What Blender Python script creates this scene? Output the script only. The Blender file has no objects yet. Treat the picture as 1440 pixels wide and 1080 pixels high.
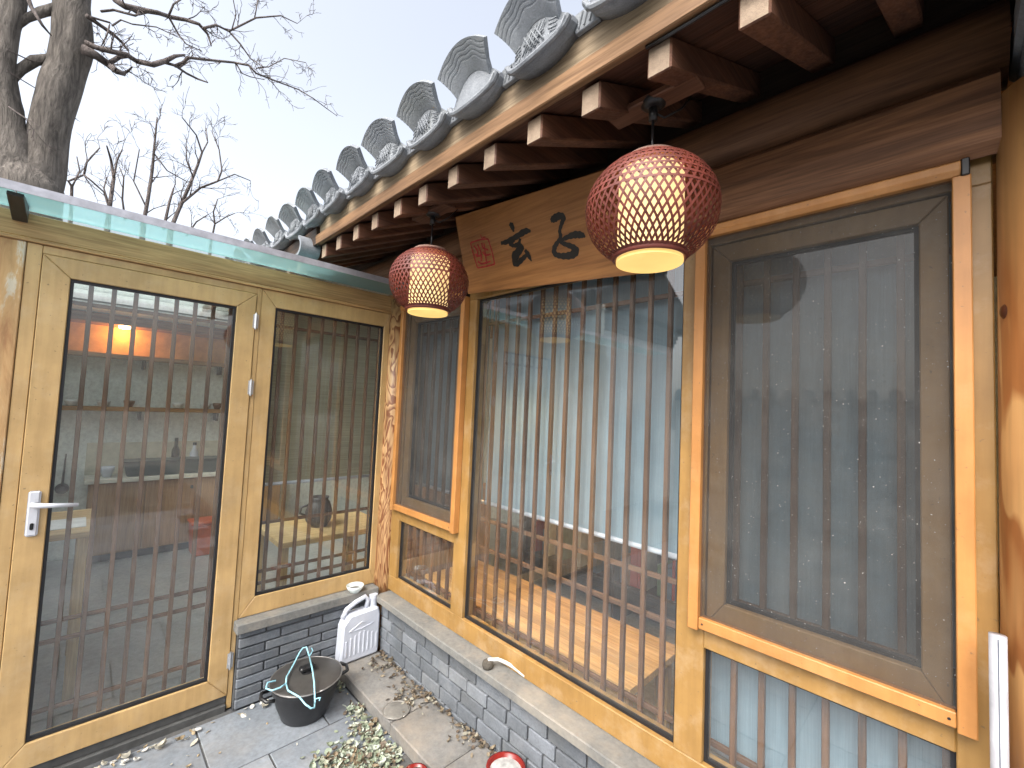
import bpy, bmesh, math, random
from mathutils import Vector, Matrix, noise
R = math.radians
random.seed(7)
sc = bpy.context.scene
C = sc.collection

# ------------------------------------------------------------------ camera
CAM = Vector((2.46, -1.3875, 1.5))
FPX, YAW, PIT, ROL = 613.8, 0.795915, 0.05316, 0.043821
fw = Vector((-math.sin(YAW)*math.cos(PIT), math.cos(YAW)*math.cos(PIT), math.sin(PIT)))
rt0 = Vector((math.cos(YAW), math.sin(YAW), 0)); up0 = rt0.cross(fw)
rt = rt0*math.cos(ROL) + up0*math.sin(ROL); up = up0*math.cos(ROL) - rt0*math.sin(ROL)
cd = bpy.data.cameras.new('camera'); cam = bpy.data.objects.new('camera', cd); C.objects.link(cam)
cd.sensor_width = 36; cd.lens = FPX/1440*36; cd.clip_start = .02; cd.clip_end = 500
cam.matrix_world = Matrix(((rt.x, up.x, -fw.x, CAM.x), (rt.y, up.y, -fw.y, CAM.y), (rt.z, up.z, -fw.z, CAM.z), (0, 0, 0, 1)))
sc.camera = cam

# ------------------------------------------------------------------ sky, sun, exposure
SUN_EL, SUN_AZ = 48, 165          # azimuth of the sun measured from +y clockwise
w = bpy.data.worlds.new('World'); sc.world = w; w.use_nodes = True
nt = w.node_tree; nt.nodes.clear()
sky = nt.nodes.new('ShaderNodeTexSky'); sky.sky_type = 'NISHITA'; sky.sun_disc = False
sky.sun_elevation = R(SUN_EL); sky.sun_rotation = R(SUN_AZ)
sky.air_density = 1.0; sky.dust_density = 6.0; sky.ozone_density = 1.0
hs = nt.nodes.new('ShaderNodeHueSaturation'); hs.inputs['Saturation'].default_value = .4
bg = nt.nodes.new('ShaderNodeBackground'); bg.inputs['Strength'].default_value = .15
wo = nt.nodes.new('ShaderNodeOutputWorld')
nt.links.new(sky.outputs[0], hs.inputs['Color']); nt.links.new(hs.outputs[0], bg.inputs[0]); nt.links.new(bg.outputs[0], wo.inputs[0])
sd = bpy.data.lights.new('sun', 'SUN'); sd.energy = .5; sd.angle = R(30); sd.color = (1, .96, .9)
so = bpy.data.objects.new('sun', sd); C.objects.link(so)
sv = Vector((math.sin(R(SUN_AZ))*math.cos(R(SUN_EL)), math.cos(R(SUN_AZ))*math.cos(R(SUN_EL)), math.sin(R(SUN_EL))))
so.rotation_euler = sv.to_track_quat('Z', 'Y').to_euler(); so.location = sv*20
sc.view_settings.view_transform = 'Standard'; sc.view_settings.look = 'None'
sc.view_settings.exposure = 1.6; sc.view_settings.gamma = 1; sc.view_settings.use_curve_mapping = False

# ------------------------------------------------------------------ pixel helpers (photo pixels, 1440 x 1080)
def ray(px, py): return fw*FPX + rt*(px-720) - up*(py-540)
def on_x(px, py, x): d = ray(px, py); return CAM + d*((x-CAM.x)/d.x)
def on_y(px, py, y): d = ray(px, py); return CAM + d*((y-CAM.y)/d.y)
def on_z(px, py, z): d = ray(px, py); return CAM + d*((z-CAM.z)/d.z)

# ------------------------------------------------------------------ materials
MATS = {}
class NT:
    def __init__(s, name):
        s.m = bpy.data.materials.new(name); s.m.use_nodes = True
        s.t = s.m.node_tree; s.n = s.t.nodes; s.l = s.t.links
        s.b = s.n['Principled BSDF']; s.out = s.n['Material Output']
    def add(s, typ, **kw):
        n = s.n.new(typ)
        for k, v in kw.items():
            if k in n.inputs: n.inputs[k].default_value = v
            else: setattr(n, k, v)
        return n
    def link(s, a, b): s.l.new(a, b)
    def coord(s, scale=(1, 1, 1), rnd=True):
        tc = s.add('ShaderNodeTexCoord'); mp = s.add('ShaderNodeMapping'); mp.inputs['Scale'].default_value = scale
        if rnd:
            oi = s.add('ShaderNodeObjectInfo'); vm = s.add('ShaderNodeVectorMath', operation='SCALE')
            cb = s.add('ShaderNodeCombineXYZ')
            for i in range(3): s.link(oi.outputs['Random'], cb.inputs[i])
            s.link(cb.outputs[0], vm.inputs[0]); vm.inputs['Scale'].default_value = 37.0
            ad = s.add('ShaderNodeVectorMath', operation='ADD')
            s.link(tc.outputs['Object'], ad.inputs[0]); s.link(vm.outputs[0], ad.inputs[1]); s.link(ad.outputs[0], mp.inputs['Vector'])
        else:
            s.link(tc.outputs['Object'], mp.inputs['Vector'])
        return mp.outputs[0]
    def noise(s, vec, scale, detail=4, rough=.6, dist=0):
        n = s.add('ShaderNodeTexNoise'); n.inputs['Scale'].default_value = scale; n.inputs['Detail'].default_value = detail
        n.inputs['Roughness'].default_value = rough; n.inputs['Distortion'].default_value = dist
        s.link(vec, n.inputs['Vector']); return n.outputs['Fac']
    def ramp(s, fac, stops):
        r = s.add('ShaderNodeValToRGB'); e = r.color_ramp.elements
        while len(e) < len(stops): e.new(.5)
        for i, (p, c) in enumerate(stops):
            e[i].position = p; e[i].color = (*c, 1) if len(c) == 3 else c
        s.link(fac, r.inputs[0]); return r.outputs[0]
    def mix(s, a, b, fac, mode='MIX'):
        m = s.add('ShaderNodeMix', data_type='RGBA', blend_type=mode)
        for x, k in ((a, 6), (b, 7)):
            if isinstance(x, tuple): m.inputs[k].default_value = (*x, 1)
            else: s.link(x, m.inputs[k])
        if isinstance(fac, (int, float)): m.inputs[0].default_value = fac
        else: s.link(fac, m.inputs[0])
        return m.outputs[2]
    def bump(s, h, strength=.3, dist=.002):
        b = s.add('ShaderNodeBump'); b.inputs['Strength'].default_value = strength; b.inputs['Distance'].default_value = dist
        s.link(h, b.inputs['Height']); s.link(b.outputs[0], s.b.inputs['Normal'])
    def col(s, c):
        if isinstance(c, tuple): s.b.inputs['Base Color'].default_value = (*c, 1)
        else: s.link(c, s.b.inputs['Base Color'])
    def rough(s, v):
        if isinstance(v, (int, float)): s.b.inputs['Roughness'].default_value = v
        else: s.link(v, s.b.inputs['Roughness'])
    def vary(s, c, amt=.25):   # brightness change from piece to piece
        oi = s.add('ShaderNodeObjectInfo'); mr = s.add('ShaderNodeMapRange')
        mr.inputs['To Min'].default_value = 1-amt; mr.inputs['To Max'].default_value = 1+amt*.6
        s.link(oi.outputs['Random'], mr.inputs['Value'])
        cb = s.add('ShaderNodeCombineXYZ')
        for i in range(3): s.link(mr.outputs[0], cb.inputs[i])
        return s.mix(c, cb.outputs[0], 1.0, 'MULTIPLY')

def mul(c, k): return tuple(v*k for v in c)
def wood(kind, axis):
    key = f'wood_{kind}_{axis}'
    if key in MATS: return MATS[key]
    P = {  # light, dark, grain density, contrast, roughness, piece variation
        'fascia': ((.27, .15, .07), (.13, .066, .03), 30, 1.0, .7, .1),
        'weathered': ((.40, .31, .20), (.20, .145, .09), 34, 1.0, .75, .1),
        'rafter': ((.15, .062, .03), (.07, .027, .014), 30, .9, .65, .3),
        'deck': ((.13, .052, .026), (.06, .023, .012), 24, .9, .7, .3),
        'beam': ((.25, .115, .05), (.10, .042, .018), 26, 1.0, .6, .1),
        'header': ((.58, .36, .155), (.37, .205, .078), 22, 1.0, .55, .05),
        'sign': ((.42, .19, .06), (.29, .12, .036), 18, .8, .45, .0),
        'slat': ((.17, .080, .036), (.09, .041, .019), 40, .8, .5, .25),
        'table': ((.74, .46, .19), (.60, .34, .12), 40, .8, .4, .15),
        'cabinet': ((.42, .24, .10), (.30, .16, .06), 30, .8, .5, .1),
        'wainscot': ((.40, .19, .075), (.24, .10, .04), 30, .9, .5, .2),
        'pale': ((.66, .48, .24), (.50, .33, .14), 30, .8, .5, .1),
        'dark': ((.06, .035, .02), (.03, .018, .01), 30, .8, .6, .2),
        'column': ((.56, .31, .12), (.26, .095, .03), 9, 1.0, .42, .0),
    }[kind]
    s = NT(key); sc3 = [P[2]]*3; sc3['xyz'.index(axis)] = P[2]*.045
    v = s.coord(tuple(sc3)); 
    g = s.noise(v, 1.0, 6, .62, .9)
    v2 = s.coord(tuple(x*5 for x in sc3)); f = s.noise(v2, 1.0, 3, .6, .2)
    v3 = s.coord((2.2, 2.2, 2.2)); p = s.noise(v3, 1.0, 3, .55)
    c = s.ramp(g, [(.32, P[1]), (.5, mul([a*.6+b*.4 for a, b in zip(P[0], P[1])], 1.0)), (.62, P[0])])
    c = s.mix(c, s.ramp(f, [(.35, (.62, .6, .58)), (.6, (1.05, 1.05, 1.05))]), .75*P[3], 'MULTIPLY')
    c = s.mix(c, s.ramp(p, [(.3, (.72, .7, .68)), (.65, (1.08, 1.08, 1.08))]), .8, 'MULTIPLY')
    if P[5]: c = s.vary(c, P[5])
    s.col(c); s.rough(s.ramp(f, [(.3, mul((1, 1, 1), P[4]+.12)), (.7, mul((1, 1, 1), P[4]-.05))]))
    s.bump(f, .35, .0015); MATS[key] = s.m; return s.m
def swirl_column(name, light, dark, scale, dist, sharp=(.35, .6), mult=7.0, zs=.13):
    if name in MATS: return MATS[name]
    s = NT(name); v = s.coord((1, 1, zs), False)
    n1 = s.noise(v, scale, 3, .5, dist)
    w_ = s.add('ShaderNodeMath', operation='MULTIPLY'); s.link(n1, w_.inputs[0]); w_.inputs[1].default_value = mult
    fr = s.add('ShaderNodeMath', operation='FRACT'); s.link(w_.outputs[0], fr.inputs[0])
    c = s.ramp(fr.outputs[0], [(0, light), (sharp[0], mul([a*.6+b*.4 for a, b in zip(light, dark)], 1)), (sharp[1], dark), (.93, dark), (1, light)])
    big = s.noise(s.coord((1, 1, .5), False), 4.0, 4, .6)
    c = s.mix(c, s.ramp(big, [(.3, (.65, .6, .55)), (.65, (1.1, 1.1, 1.1))]), .8, 'MULTIPLY')
    fine = s.noise(s.coord((60, 60, 3), False), 1.0, 3, .6)
    c = s.mix(c, s.ramp(fine, [(.35, (.75, .75, .75)), (.6, (1.05, 1.05, 1.05))]), .6, 'MULTIPLY')
    s.col(c); s.rough(.42); s.bump(fine, .2, .001); MATS[name] = s.m; return s.m
def simple(name, c, rough=.5, metal=0, nscale=12, namt=.25, bump=0, vary=0, bscale=80, bdist=.001, spec=None):
    if name in MATS: return MATS[name]
    s = NT(name); v = s.coord()
    n = s.noise(v, nscale, 5, .62)
    cc = s.mix(c, s.ramp(n, [(.3, (1-namt,)*3), (.68, (1+namt*.35,)*3)]), 1.0, 'MULTIPLY')
    if vary: cc = s.vary(cc, vary)
    s.col(cc); s.rough(rough); s.b.inputs['Metallic'].default_value = metal
    if spec is not None: s.b.inputs['Specular IOR Level'].default_value = spec
    if bump: s.bump(s.noise(v, bscale, 4, .65), bump, bdist)
    MATS[name] = s.m; return s.m
def painted_frame(name, c, dust=(.55, .44, .30)):
    if name in MATS: return MATS[name]
    s = NT(name); v = s.coord()
    n = s.noise(s.coord((5, 5, 5)), 1, 5, .6); streak = s.noise(s.coord((40, 40, 3)), 1, 4, .6)
    spot = s.noise(s.coord((90, 90, 90)), 1, 2, .5)
    cc = s.mix(c, s.ramp(n, [(.3, (.76, .75, .72)), (.66, (1.06, 1.06, 1.06))]), 1.0, 'MULTIPLY')
    cc = s.mix(cc, s.ramp(streak, [(.36, (.84, .82, .80)), (.6, (1, 1, 1))]), .7, 'MULTIPLY')
    cc = s.mix(cc, dust, s.ramp(s.noise(s.coord((9, 9, 9)), 1, 6, .7), [(.5, (0, 0, 0)), (.8, (.35,)*3)]))
    cc = s.mix(cc, (.10, .075, .05), s.ramp(spot, [(.70, (0, 0, 0)), (.76, (.55,)*3)]))
    s.col(cc); s.rough(.42); s.bump(streak, .08, .001); MATS[name] = s.m; return s.m
def stone(name, c, c2, nscale=6, bump=.5, vary=.2, rough=.85, dirt=(.30, .27, .22), dirtamt=.4):
    if name in MATS: return MATS[name]
    s = NT(name); v = s.coord()
    n = s.noise(v, nscale, 7, .68); f = s.noise(v, nscale*14, 4, .7)
    cc = s.ramp(n, [(.3, c2), (.65, c)])
    cc = s.mix(cc, s.ramp(f, [(.3, (.72,)*3), (.62, (1.08,)*3)]), .8, 'MULTIPLY')
    cc = s.mix(cc, dirt, s.ramp(s.noise(s.coord((3.1,)*3), 1, 6, .7), [(.48, (0, 0, 0)), (.72, (dirtamt,)*3)]))
    if vary: cc = s.vary(cc, vary)
    s.col(cc); s.rough(rough); s.bump(f, bump, .002); MATS[name] = s.m; return s.m
def glass(name, tint=(.93, .96, .95), dirt=.06, scale=3, gloss=1.0, ior=1.5):
    if name in MATS: return MATS[name]
    s = NT(name); s.n.remove(s.b)
    tr = s.add('ShaderNodeBsdfTransparent'); tr.inputs[0].default_value = (*tint, 1)
    gl = s.add('ShaderNodeBsdfGlossy'); gl.inputs['Roughness'].default_value = .02; gl.inputs['Color'].default_value = (gloss,)*3 + (1,)
    lw = s.add('ShaderNodeLayerWeight'); lw.inputs['Blend'].default_value = .5
    pw = s.add('ShaderNodeMath', operation='POWER'); s.link(lw.outputs['Facing'], pw.inputs[0]); pw.inputs[1].default_value = 4.0
    m1 = s.add('ShaderNodeMath', operation='MULTIPLY_ADD'); s.link(pw.outputs[0], m1.inputs[0]); m1.inputs[1].default_value = .88; m1.inputs[2].default_value = .11; m1.use_clamp = True
    mx = s.add('ShaderNodeMixShader'); s.link(m1.outputs[0], mx.inputs[0]); s.link(tr.outputs[0], mx.inputs[1]); s.link(gl.outputs[0], mx.inputs[2])
    df = s.add('ShaderNodeBsdfDiffuse'); df.inputs[0].default_value = (.5, .49, .46, 1)
    v = s.coord((1, 1, 1)); n = s.noise(v, scale, 6, .7, .4); sp = s.noise(v, 140, 2, .5)
    d = s.ramp(n, [(.42, (dirt*.3,)*3), (.75, (dirt*1.6,)*3)])
    d = s.mix(d, s.ramp(sp, [(.70, (0, 0, 0)), (.78, (.25,)*3)]), 1.0, 'ADD')
    m2 = s.add('ShaderNodeMixShader'); s.link(d, m2.inputs[0]); s.link(mx.outputs[0], m2.inputs[1]); s.link(df.outputs[0], m2.inputs[2])
    # slightly wavy panes
    b = s.add('ShaderNodeBump'); b.inputs['Strength'].default_value = .04; b.inputs['Distance'].default_value = .01
    s.link(s.noise(v, 2.5, 1, .4), b.inputs['Height']); s.link(b.outputs[0], gl.inputs['Normal'])
    s.link(m2.outputs[0], s.out.inputs[0]); MATS[name] = s.m; return s.m
def mesh_screen(name):
    if name in MATS: return MATS[name]
    s = NT(name); s.n.remove(s.b)
    tr = s.add('ShaderNodeBsdfTransparent'); df = s.add('ShaderNodeBsdfDiffuse'); 
    v = s.coord((1, 1, 1)); n = s.noise(v, 7, 5, .65); sp = s.noise(s.coord((170, 170, 240)), 1, 2, .5)
    c = s.mix(s.ramp(n, [(.35, (.045, .045, .045)), (.7, (.08, .078, .074))]), (.8, .78, .74), s.ramp(sp, [(.70, (0, 0, 0)), (.76, (1, 1, 1))]))
    s.link(c, df.inputs[0])
    f = s.ramp(n, [(.3, (.52,)*3), (.7, (.62,)*3)])
    mx = s.add('ShaderNodeMixShader'); s.link(f, mx.inputs[0]); s.link(tr.outputs[0], mx.inputs[1]); s.link(df.outputs[0], mx.inputs[2])
    s.link(mx.outputs[0], s.out.inputs[0]); MATS[name] = s.m; return s.m
def fabric(name, c, trans=.5, weave=300, alpha=0.0):
    if name in MATS: return MATS[name]
    s = NT(name); s.n.remove(s.b); v = s.coord()
    n = s.noise(v, 4, 4, .6); st = s.noise(s.coord((weave, weave, 6)), 1, 2, .5)
    cc = s.mix(c, s.ramp(n, [(.3, (.86,)*3), (.7, (1.05,)*3)]), 1.0, 'MULTIPLY')
    cc = s.mix(cc, s.ramp(st, [(.35, (.86,)*3), (.6, (1.03,)*3)]), .7, 'MULTIPLY')
    df = s.add('ShaderNodeBsdfDiffuse'); tl = s.add('ShaderNodeBsdfTranslucent'); s.link(cc, df.inputs[0]); s.link(cc, tl.inputs[0])
    mx = s.add('ShaderNodeMixShader'); mx.inputs[0].default_value = trans; s.link(df.outputs[0], mx.inputs[1]); s.link(tl.outputs[0], mx.inputs[2])
    last = mx
    if alpha:
        tr = s.add('ShaderNodeBsdfTransparent'); m2 = s.add('ShaderNodeMixShader')
        wv = s.noise(s.coord((2, 2, 260)), 1, 2, .5)
        s.link(s.ramp(wv, [(.45, (0, 0, 0)), (.62, (alpha*2,)*3)]), m2.inputs[0]); s.link(mx.outputs[0], m2.inputs[1]); s.link(tr.outputs[0], m2.inputs[2]); last = m2
    s.link(last.outputs[0], s.out.inputs[0]); MATS[name] = s.m; return s.m
def emit(name, c, e, spots=False):
    if name in MATS: return MATS[name]
    s = NT(name); s.col(mul(c, .8)); s.rough(.7)
    n = s.noise(s.coord(), 9, 4, .6)
    cc = s.mix(c, s.ramp(n, [(.3, (.8, .78, .72)), (.7, (1.05,)*3)]), 1.0, 'MULTIPLY')
    if spots:
        cc = s.mix(cc, (.25, .12, .02), s.ramp(s.noise(s.coord(), 55, 3, .6), [(.68, (0, 0, 0)), (.75, (.8,)*3)]))
    s.link(cc, s.b.inputs['Emission Color']); s.b.inputs['Emission Strength'].default_value = e
    MATS[name] = s.m; return s.m

YEL = painted_frame('frame_yellow', (.325, .185, .056)); YELB = painted_frame('frame_yellow_pale', (.51, .335, .145))
ORG = painted_frame('screen_orange', (.48, .215, .062), (.58, .35, .16)); SASH = painted_frame('sash_brown', (.36, .22, .09))
RUB = simple('black_rubber', (.012, .012, .014), .5); BLK = simple('black_plastic', (.015, .015, .016), .35)
BRK = stone('grey_brick', (.175, .192, .215), (.105, .118, .132), 7, .7, .34, .85, (.27, .27, .26), .35)
MORT = stone('dark_mortar', (.075, .08, .085), (.05, .05, .055), 10, .6, 0)
SILL = stone('stone_sill', (.20, .196, .18), (.12, .123, .12), 4, .6, .1, .85, (.36, .31, .24), .55)
PAVE = stone('grey_paver', (.245, .272, .303), (.165, .183, .205), 3.2, .4, .16, .8, (.30, .27, .23), .45)
STEP = stone('step_slab', (.215, .207, .193), (.12, .117, .112), 4, .6, .1, .9, (.33, .27, .20), .6)
TILE = stone('grey_roof_tile', (.25, .27, .295), (.15, .165, .185), 16, .7, .15, .75, (.20, .21, .18), .35)
PLAS = stone('plaster', (.60, .61, .60), (.50, .51, .51), 2, .2, 0, .9, (.42, .41, .38), .35)
PANE = glass('window_pane'); PANED = glass('door_pane', (.90, .94, .92), .06, 4)
MESH = mesh_screen('insect_mesh')
CHROME = simple('silver_metal', (.62, .63, .65), .32, .85, 30, .12); WHPL = simple('white_plastic', (.55, .58, .65), .45, 0, 14, .14, .15, 0, 30)
GREYPL = simple('light_grey_enamel', (.55, .56, .60), .35, 0, 20, .1)

# ------------------------------------------------------------------ object helpers
WL = {}
def link(o, parent=None, loc=(0, 0, 0)):
    C.objects.link(o); WL[o] = Vector(loc)
    if parent: o.parent = parent; o.location = Vector(loc) - WL[parent]
    else: o.location = loc
    return o
def tag(o, label=None, cat=None, group=None, kind=None):
    if label: o['label'] = label
    if cat: o['category'] = cat
    if group: o['group'] = group
    if kind: o['kind'] = kind
    return o
def thing(name, label, cat, loc=(0, 0, 0), group=None): return tag(link(bpy.data.objects.new(name, None), None, loc), label, cat, group)
def obj(name, bm, mat, parent=None, origin=None, smooth=False, mats=None):
    if origin is None:
        xs = [v.co for v in bm.verts]
        origin = Vector([(min(c[i] for c in xs)+max(c[i] for c in xs))/2 for i in range(3)])
    origin = Vector(origin)
    bmesh.ops.translate(bm, verts=bm.verts, vec=-origin)
    bmesh.ops.recalc_face_normals(bm, faces=bm.faces)
    me = bpy.data.meshes.new(name); bm.to_mesh(me); bm.free()
    for m in (mats or [mat]): me.materials.append(m)
    if smooth:
        for p in me.polygons: p.use_smooth = True
    return link(bpy.data.objects.new(name, me), parent, origin)
def bx(bm, x, y, z, bevel=0, mi=0):
    c = Vector(((x[0]+x[1])/2, (y[0]+y[1])/2, (z[0]+z[1])/2)); s = (abs(x[1]-x[0]), abs(y[1]-y[0]), abs(z[1]-z[0]))
    r = bmesh.ops.create_cube(bm, size=1, matrix=Matrix.Translation(c) @ Matrix.Diagonal((*s, 1)))
    fs = list({f for v in r['verts'] for f in v.link_faces})
    if bevel:
        es = list({e for v in r['verts'] for e in v.link_edges})
        q = bmesh.ops.bevel(bm, geom=es, offset=bevel, segments=1, affect='EDGES', profile=.5)
        fs = [f for f in fs if f.is_valid] + q['faces']
    for f in fs: f.material_index = mi
BOX = {}
def box(name, x, y, z, mat, parent=None, bevel=.003, rot=0, shift=None):
    """one bevelled block; same-size blocks of one material share a mesh"""
    s = tuple(round(abs(a[1]-a[0]), 4) for a in (x, y, z)); key = (s, bevel, mat.name)
    if key not in BOX:
        bm = bmesh.new(); bx(bm, (-s[0]/2, s[0]/2), (-s[1]/2, s[1]/2), (-s[2]/2, s[2]/2), bevel)
        me = bpy.data.meshes.new(name); bm.to_mesh(me); bm.free(); me.materials.append(mat); BOX[key] = me
    o = bpy.data.objects.new(name, BOX[key])
    return link(o, parent, ((x[0]+x[1])/2, (y[0]+y[1])/2, (z[0]+z[1])/2))
def tube(bm, pts, rad, n=8, cap=True):
    pts = [Vector(p) for p in pts]; rad = rad if isinstance(rad, (list, tuple)) else [rad]*len(pts)
    rings = []; ref = None
    for i, p in enumerate(pts):
        t = (pts[min(i+1, len(pts)-1)] - pts[max(i-1, 0)]).normalized()
        if ref is None: ref = Vector((0, 0, 1)) if abs(t.z) < .9 else Vector((1, 0, 0))
        a = (ref - t*ref.dot(t)).normalized(); b = t.cross(a); ref = a
        rings.append([bm.verts.new(p + (a*math.cos(2*math.pi*k/n) + b*math.sin(2*math.pi*k/n))*rad[i]) for k in range(n)])
    for i in range(len(rings)-1):
        for k in range(n): bm.faces.new((rings[i][k], rings[i][(k+1) % n], rings[i+1][(k+1) % n], rings[i+1][k]))
    if cap: bm.faces.new(rings[0][::-1]); bm.faces.new(rings[-1])
    return rings
def lathe(bm, prof, n=32, center=(0, 0, 0), axis_z=True):
    cx, cy, cz = center; rings = []
    for r, z in prof:
        if r < 1e-5: rings.append([bm.verts.new((cx, cy, cz+z))])
        else: rings.append([bm.verts.new((cx+r*math.cos(2*math.pi*k/n), cy+r*math.sin(2*math.pi*k/n), cz+z)) for k in range(n)])
    for a, b in zip(rings, rings[1:]):
        for k in range(n):
            k2 = (k+1) % n
            if len(a) == 1 and len(b) == 1: continue
            if len(a) == 1: bm.faces.new((a[0], b[k], b[k2]))
            elif len(b) == 1: bm.faces.new((a[k], a[k2], b[0]))
            else: bm.faces.new((a[k], a[k2], b[k2], b[k]))
def prism(bm, poly, axis, lo, hi, bevel=0):
    """extrude a 2-D outline along an axis (x: (y,z), y: (x,z), z: (x,y))"""
    def p3(u, v, t): return {'x': (t, u, v), 'y': (u, t, v), 'z': (u, v, t)}[axis]
    a = [bm.verts.new(p3(u, v, lo)) for u, v in poly]; b = [bm.verts.new(p3(u, v, hi)) for u, v in poly]
    fs = [bm.faces.new(a), bm.faces.new(b[::-1])]
    for i in range(len(poly)): j = (i+1) % len(poly); fs.append(bm.faces.new((a[i], b[i], b[j], a[j])))
    if bevel: bmesh.ops.bevel(bm, geom=list({e for f in fs for e in f.edges}), offset=bevel, segments=1, affect='EDGES', profile=.5)
def mitred(bm, axis, u0, u1, v0, v1, wl, wr, wb, wt, lo, hi, bevel=.0025):
    g = .0006
    prism(bm, [(u0, v0+g), (u0+wl, v0+wb+g), (u0+wl, v1-wt-g), (u0, v1-g)], axis, lo, hi, bevel)
    prism(bm, [(u1, v0+g), (u1-wr, v0+wb+g), (u1-wr, v1-wt-g), (u1, v1-g)], axis, lo, hi, bevel)
    prism(bm, [(u0+g, v0), (u1-g, v0), (u1-wr-g, v0+wb), (u0+wl+g, v0+wb)], axis, lo, hi, bevel)
    prism(bm, [(u0+g, v1), (u1-g, v1), (u1-wr-g, v1-wt), (u0+wl+g, v1-wt)], axis, lo, hi, bevel)
def ringframe(bm, axis, u0, u1, v0, v1, t, lo, hi):
    for a, b, c, d in ((u0, u0+t, v0, v1), (u1-t, u1, v0, v1), (u0+t, u1-t, v0, v0+t), (u0+t, u1-t, v1-t, v1)):
        if axis == 'x': bx(bm, (lo, hi), (a, b), (c, d))
        else: bx(bm, (a, b), (lo, hi), (c, d))

# ================================================================== THE GROUND
bm = bmesh.new(); bx(bm, (-40, 40), (-40, 40), (-.25, -.02)); g = tag(obj('ground', bm, stone('yard_earth', (.20, .195, .18), (.13, .125, .115), 2)), kind='structure')
bm = bmesh.new(); bx(bm, (.0, 9), (-5.99, -.06), (-.0198, -.006)); pv = tag(obj('pavement', bm, MORT), kind='structure')
def pavers():
    ys = [-.47+.455*k for k in range(-9, 1)]
    for i in range(12):
        x0 = .045 + .375*i
        for y0 in ys:
            off = 0 if i % 2 == 0 else .2
            a, b = y0+off-.455, y0+off
            if b > -.08: continue
            o = box('paver', (x0, x0+.37), (a+.003, b-.003), (-.0058, .0), PAVE, pv, .0025); o.location.z += random.uniform(-.0015, .0012)
    for i in range(6):   # short cut pieces in front of the step
        x0 = .045+.375*i
pavers()
box('paver', (.045, .415), (-.467, -.305), (-.0058, 0), PAVE, pv, .0025)

# ================================================================== MAIN HOUSE (wall along x at y = 0)
house = thing('timber_house', 'timber fronted courtyard house with tiled eave, lattice windows and grey brick base', 'house', (1.25, 1.3, 0))
# --- brick base and sill
base = obj('base_wall', (lambda b: (bx(b, (.085, 2.70), (-.043, .06), (-.02, .345)), b)[1])(bmesh.new()), MORT, house)
rows = [(.320, .345, .17, .004), (.257, .313, .20, 0), (.197, .250, .135, 0), (.137, .190, .17, 0), (.073, .130, .15, 0), (.004, .066, .19, 0)]
for k, (z0, z1, L, pr) in enumerate(rows):
    x = .09
    first = True
    while x < 2.66:
        l = L*random.uniform(.92, 1.08) if not first else L*(.45 if k % 2 else .85)
        l = round(l/.02)*.02; first = False
        l = min(l, 2.7-x)
        if l > .03:
            o = box('brick', (x+.004, x+l-.004), (-.056, -.036), (z0, z1), BRK, base, .003); o.location.y += random.uniform(-.003, .002)-pr
        x += l
bm = bmesh.new()
prism(bm, [(.095, -.075), (.115, -.105), (2.72, -.105), (2.72, .065), (.095, .065)], 'z', .348, .385, .004)
ss = obj('stone_sill', bm, SILL, house)
# --- step slabs along the foot of the wall
step = tag(obj('stone_step', (lambda b: (bx(b, (.085, 2.9), (-.287, -.064), (-.018, .0)), b)[1])(bmesh.new()), MORT), 'low dusty stone step running along the foot of the brick base', 'step')
xs = [.09, .66, 1.02, 1.46, 1.93, 2.42, 2.88]
for a, b in zip(xs, xs[1:]):
    o = box('slab', (a+.003, b-.003), (-.302, -.066), (.0005, .06), STEP, step, .005); o.location.z += random.uniform(-.002, .002)
# --- corner and right columns
bm = bmesh.new(); lathe(bm, [(.0, 0), (.064, 0), (.064, .6), (.062, 1.4), (.060, 2.14), (0, 2.14)], 40); 
oc = obj('column', bm, swirl_column('column_swirl', (.56, .35, .165), (.20, .072, .026), 7.5, 1.8, (.45, .7), 13.0, .22), house, (0, 0, 0), True); oc.location = Vector((.0, .0, .0)) - WL[house]
bm = bmesh.new(); lathe(bm, [(.0, 0), (.125, 0), (.123, 1.2), (.118, 2.2), (0, 2.2)], 48)
cm = swirl_column('column_orange', (.54, .30, .115), (.30, .115, .034), 3.6, 1.2, (.45, .8), 9.0)
oc2 = obj('column', bm, cm, house, (0, 0, 0), True); oc2.location = Vector((2.642, -.02, 0)) - WL[house]
bm = bmesh.new(); lathe(bm, [(.0, .004), (.008, .0035), (.012, .0)], 20)
kn = obj('knot', bm, simple('knot_dark', (.07, .02, .008), .4, 0, 40, .4), oc2, (0, 0, 0), True)
kp = on_y(1416, 438, -.06); ang = math.atan2(kp.y+.02, kp.x-2.642)
kn.rotation_euler = (0, R(90), ang); kn.scale = (1.25, 1, 1); kn.location = (.1207*math.cos(ang), .1207*math.sin(ang), kp.z)
box('column_plinth', (2.49, 2.80), (-.16, .12), (-.02, .05), SILL, house, .01)
# --- wall above the windows: lintel board, beam, purlin
box('lintel', (.07, 2.515), (-.004, .07), (2.102, 2.118), wood('beam', 'x'), house, .002)
bm = bmesh.new(); prism(bm, [(-.035, 2.085), (-.058, 2.108), (-.062, 2.18), (-.058, 2.25), (-.035, 2.272), (.10, 2.272), (.10, 2.12), (.0, 2.12)], 'x', .045, 2.53, 0)
for e in bm.edges: e.smooth = True
fb = obj('tie_beam', bm, wood('beam', 'x'), house)
bm = bmesh.new(); tube(bm, [(-2.9, .035, 2.36), (0, .035, 2.36), (2.545, .035, 2.36)], .092, 32)
obj('purlin', bm, wood('beam', 'x'), house, None, True)
box('infill_board', (-2.9, 2.7), (.04, .07), (2.43, 2.72), wood('dark', 'x'), house, .002)
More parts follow.
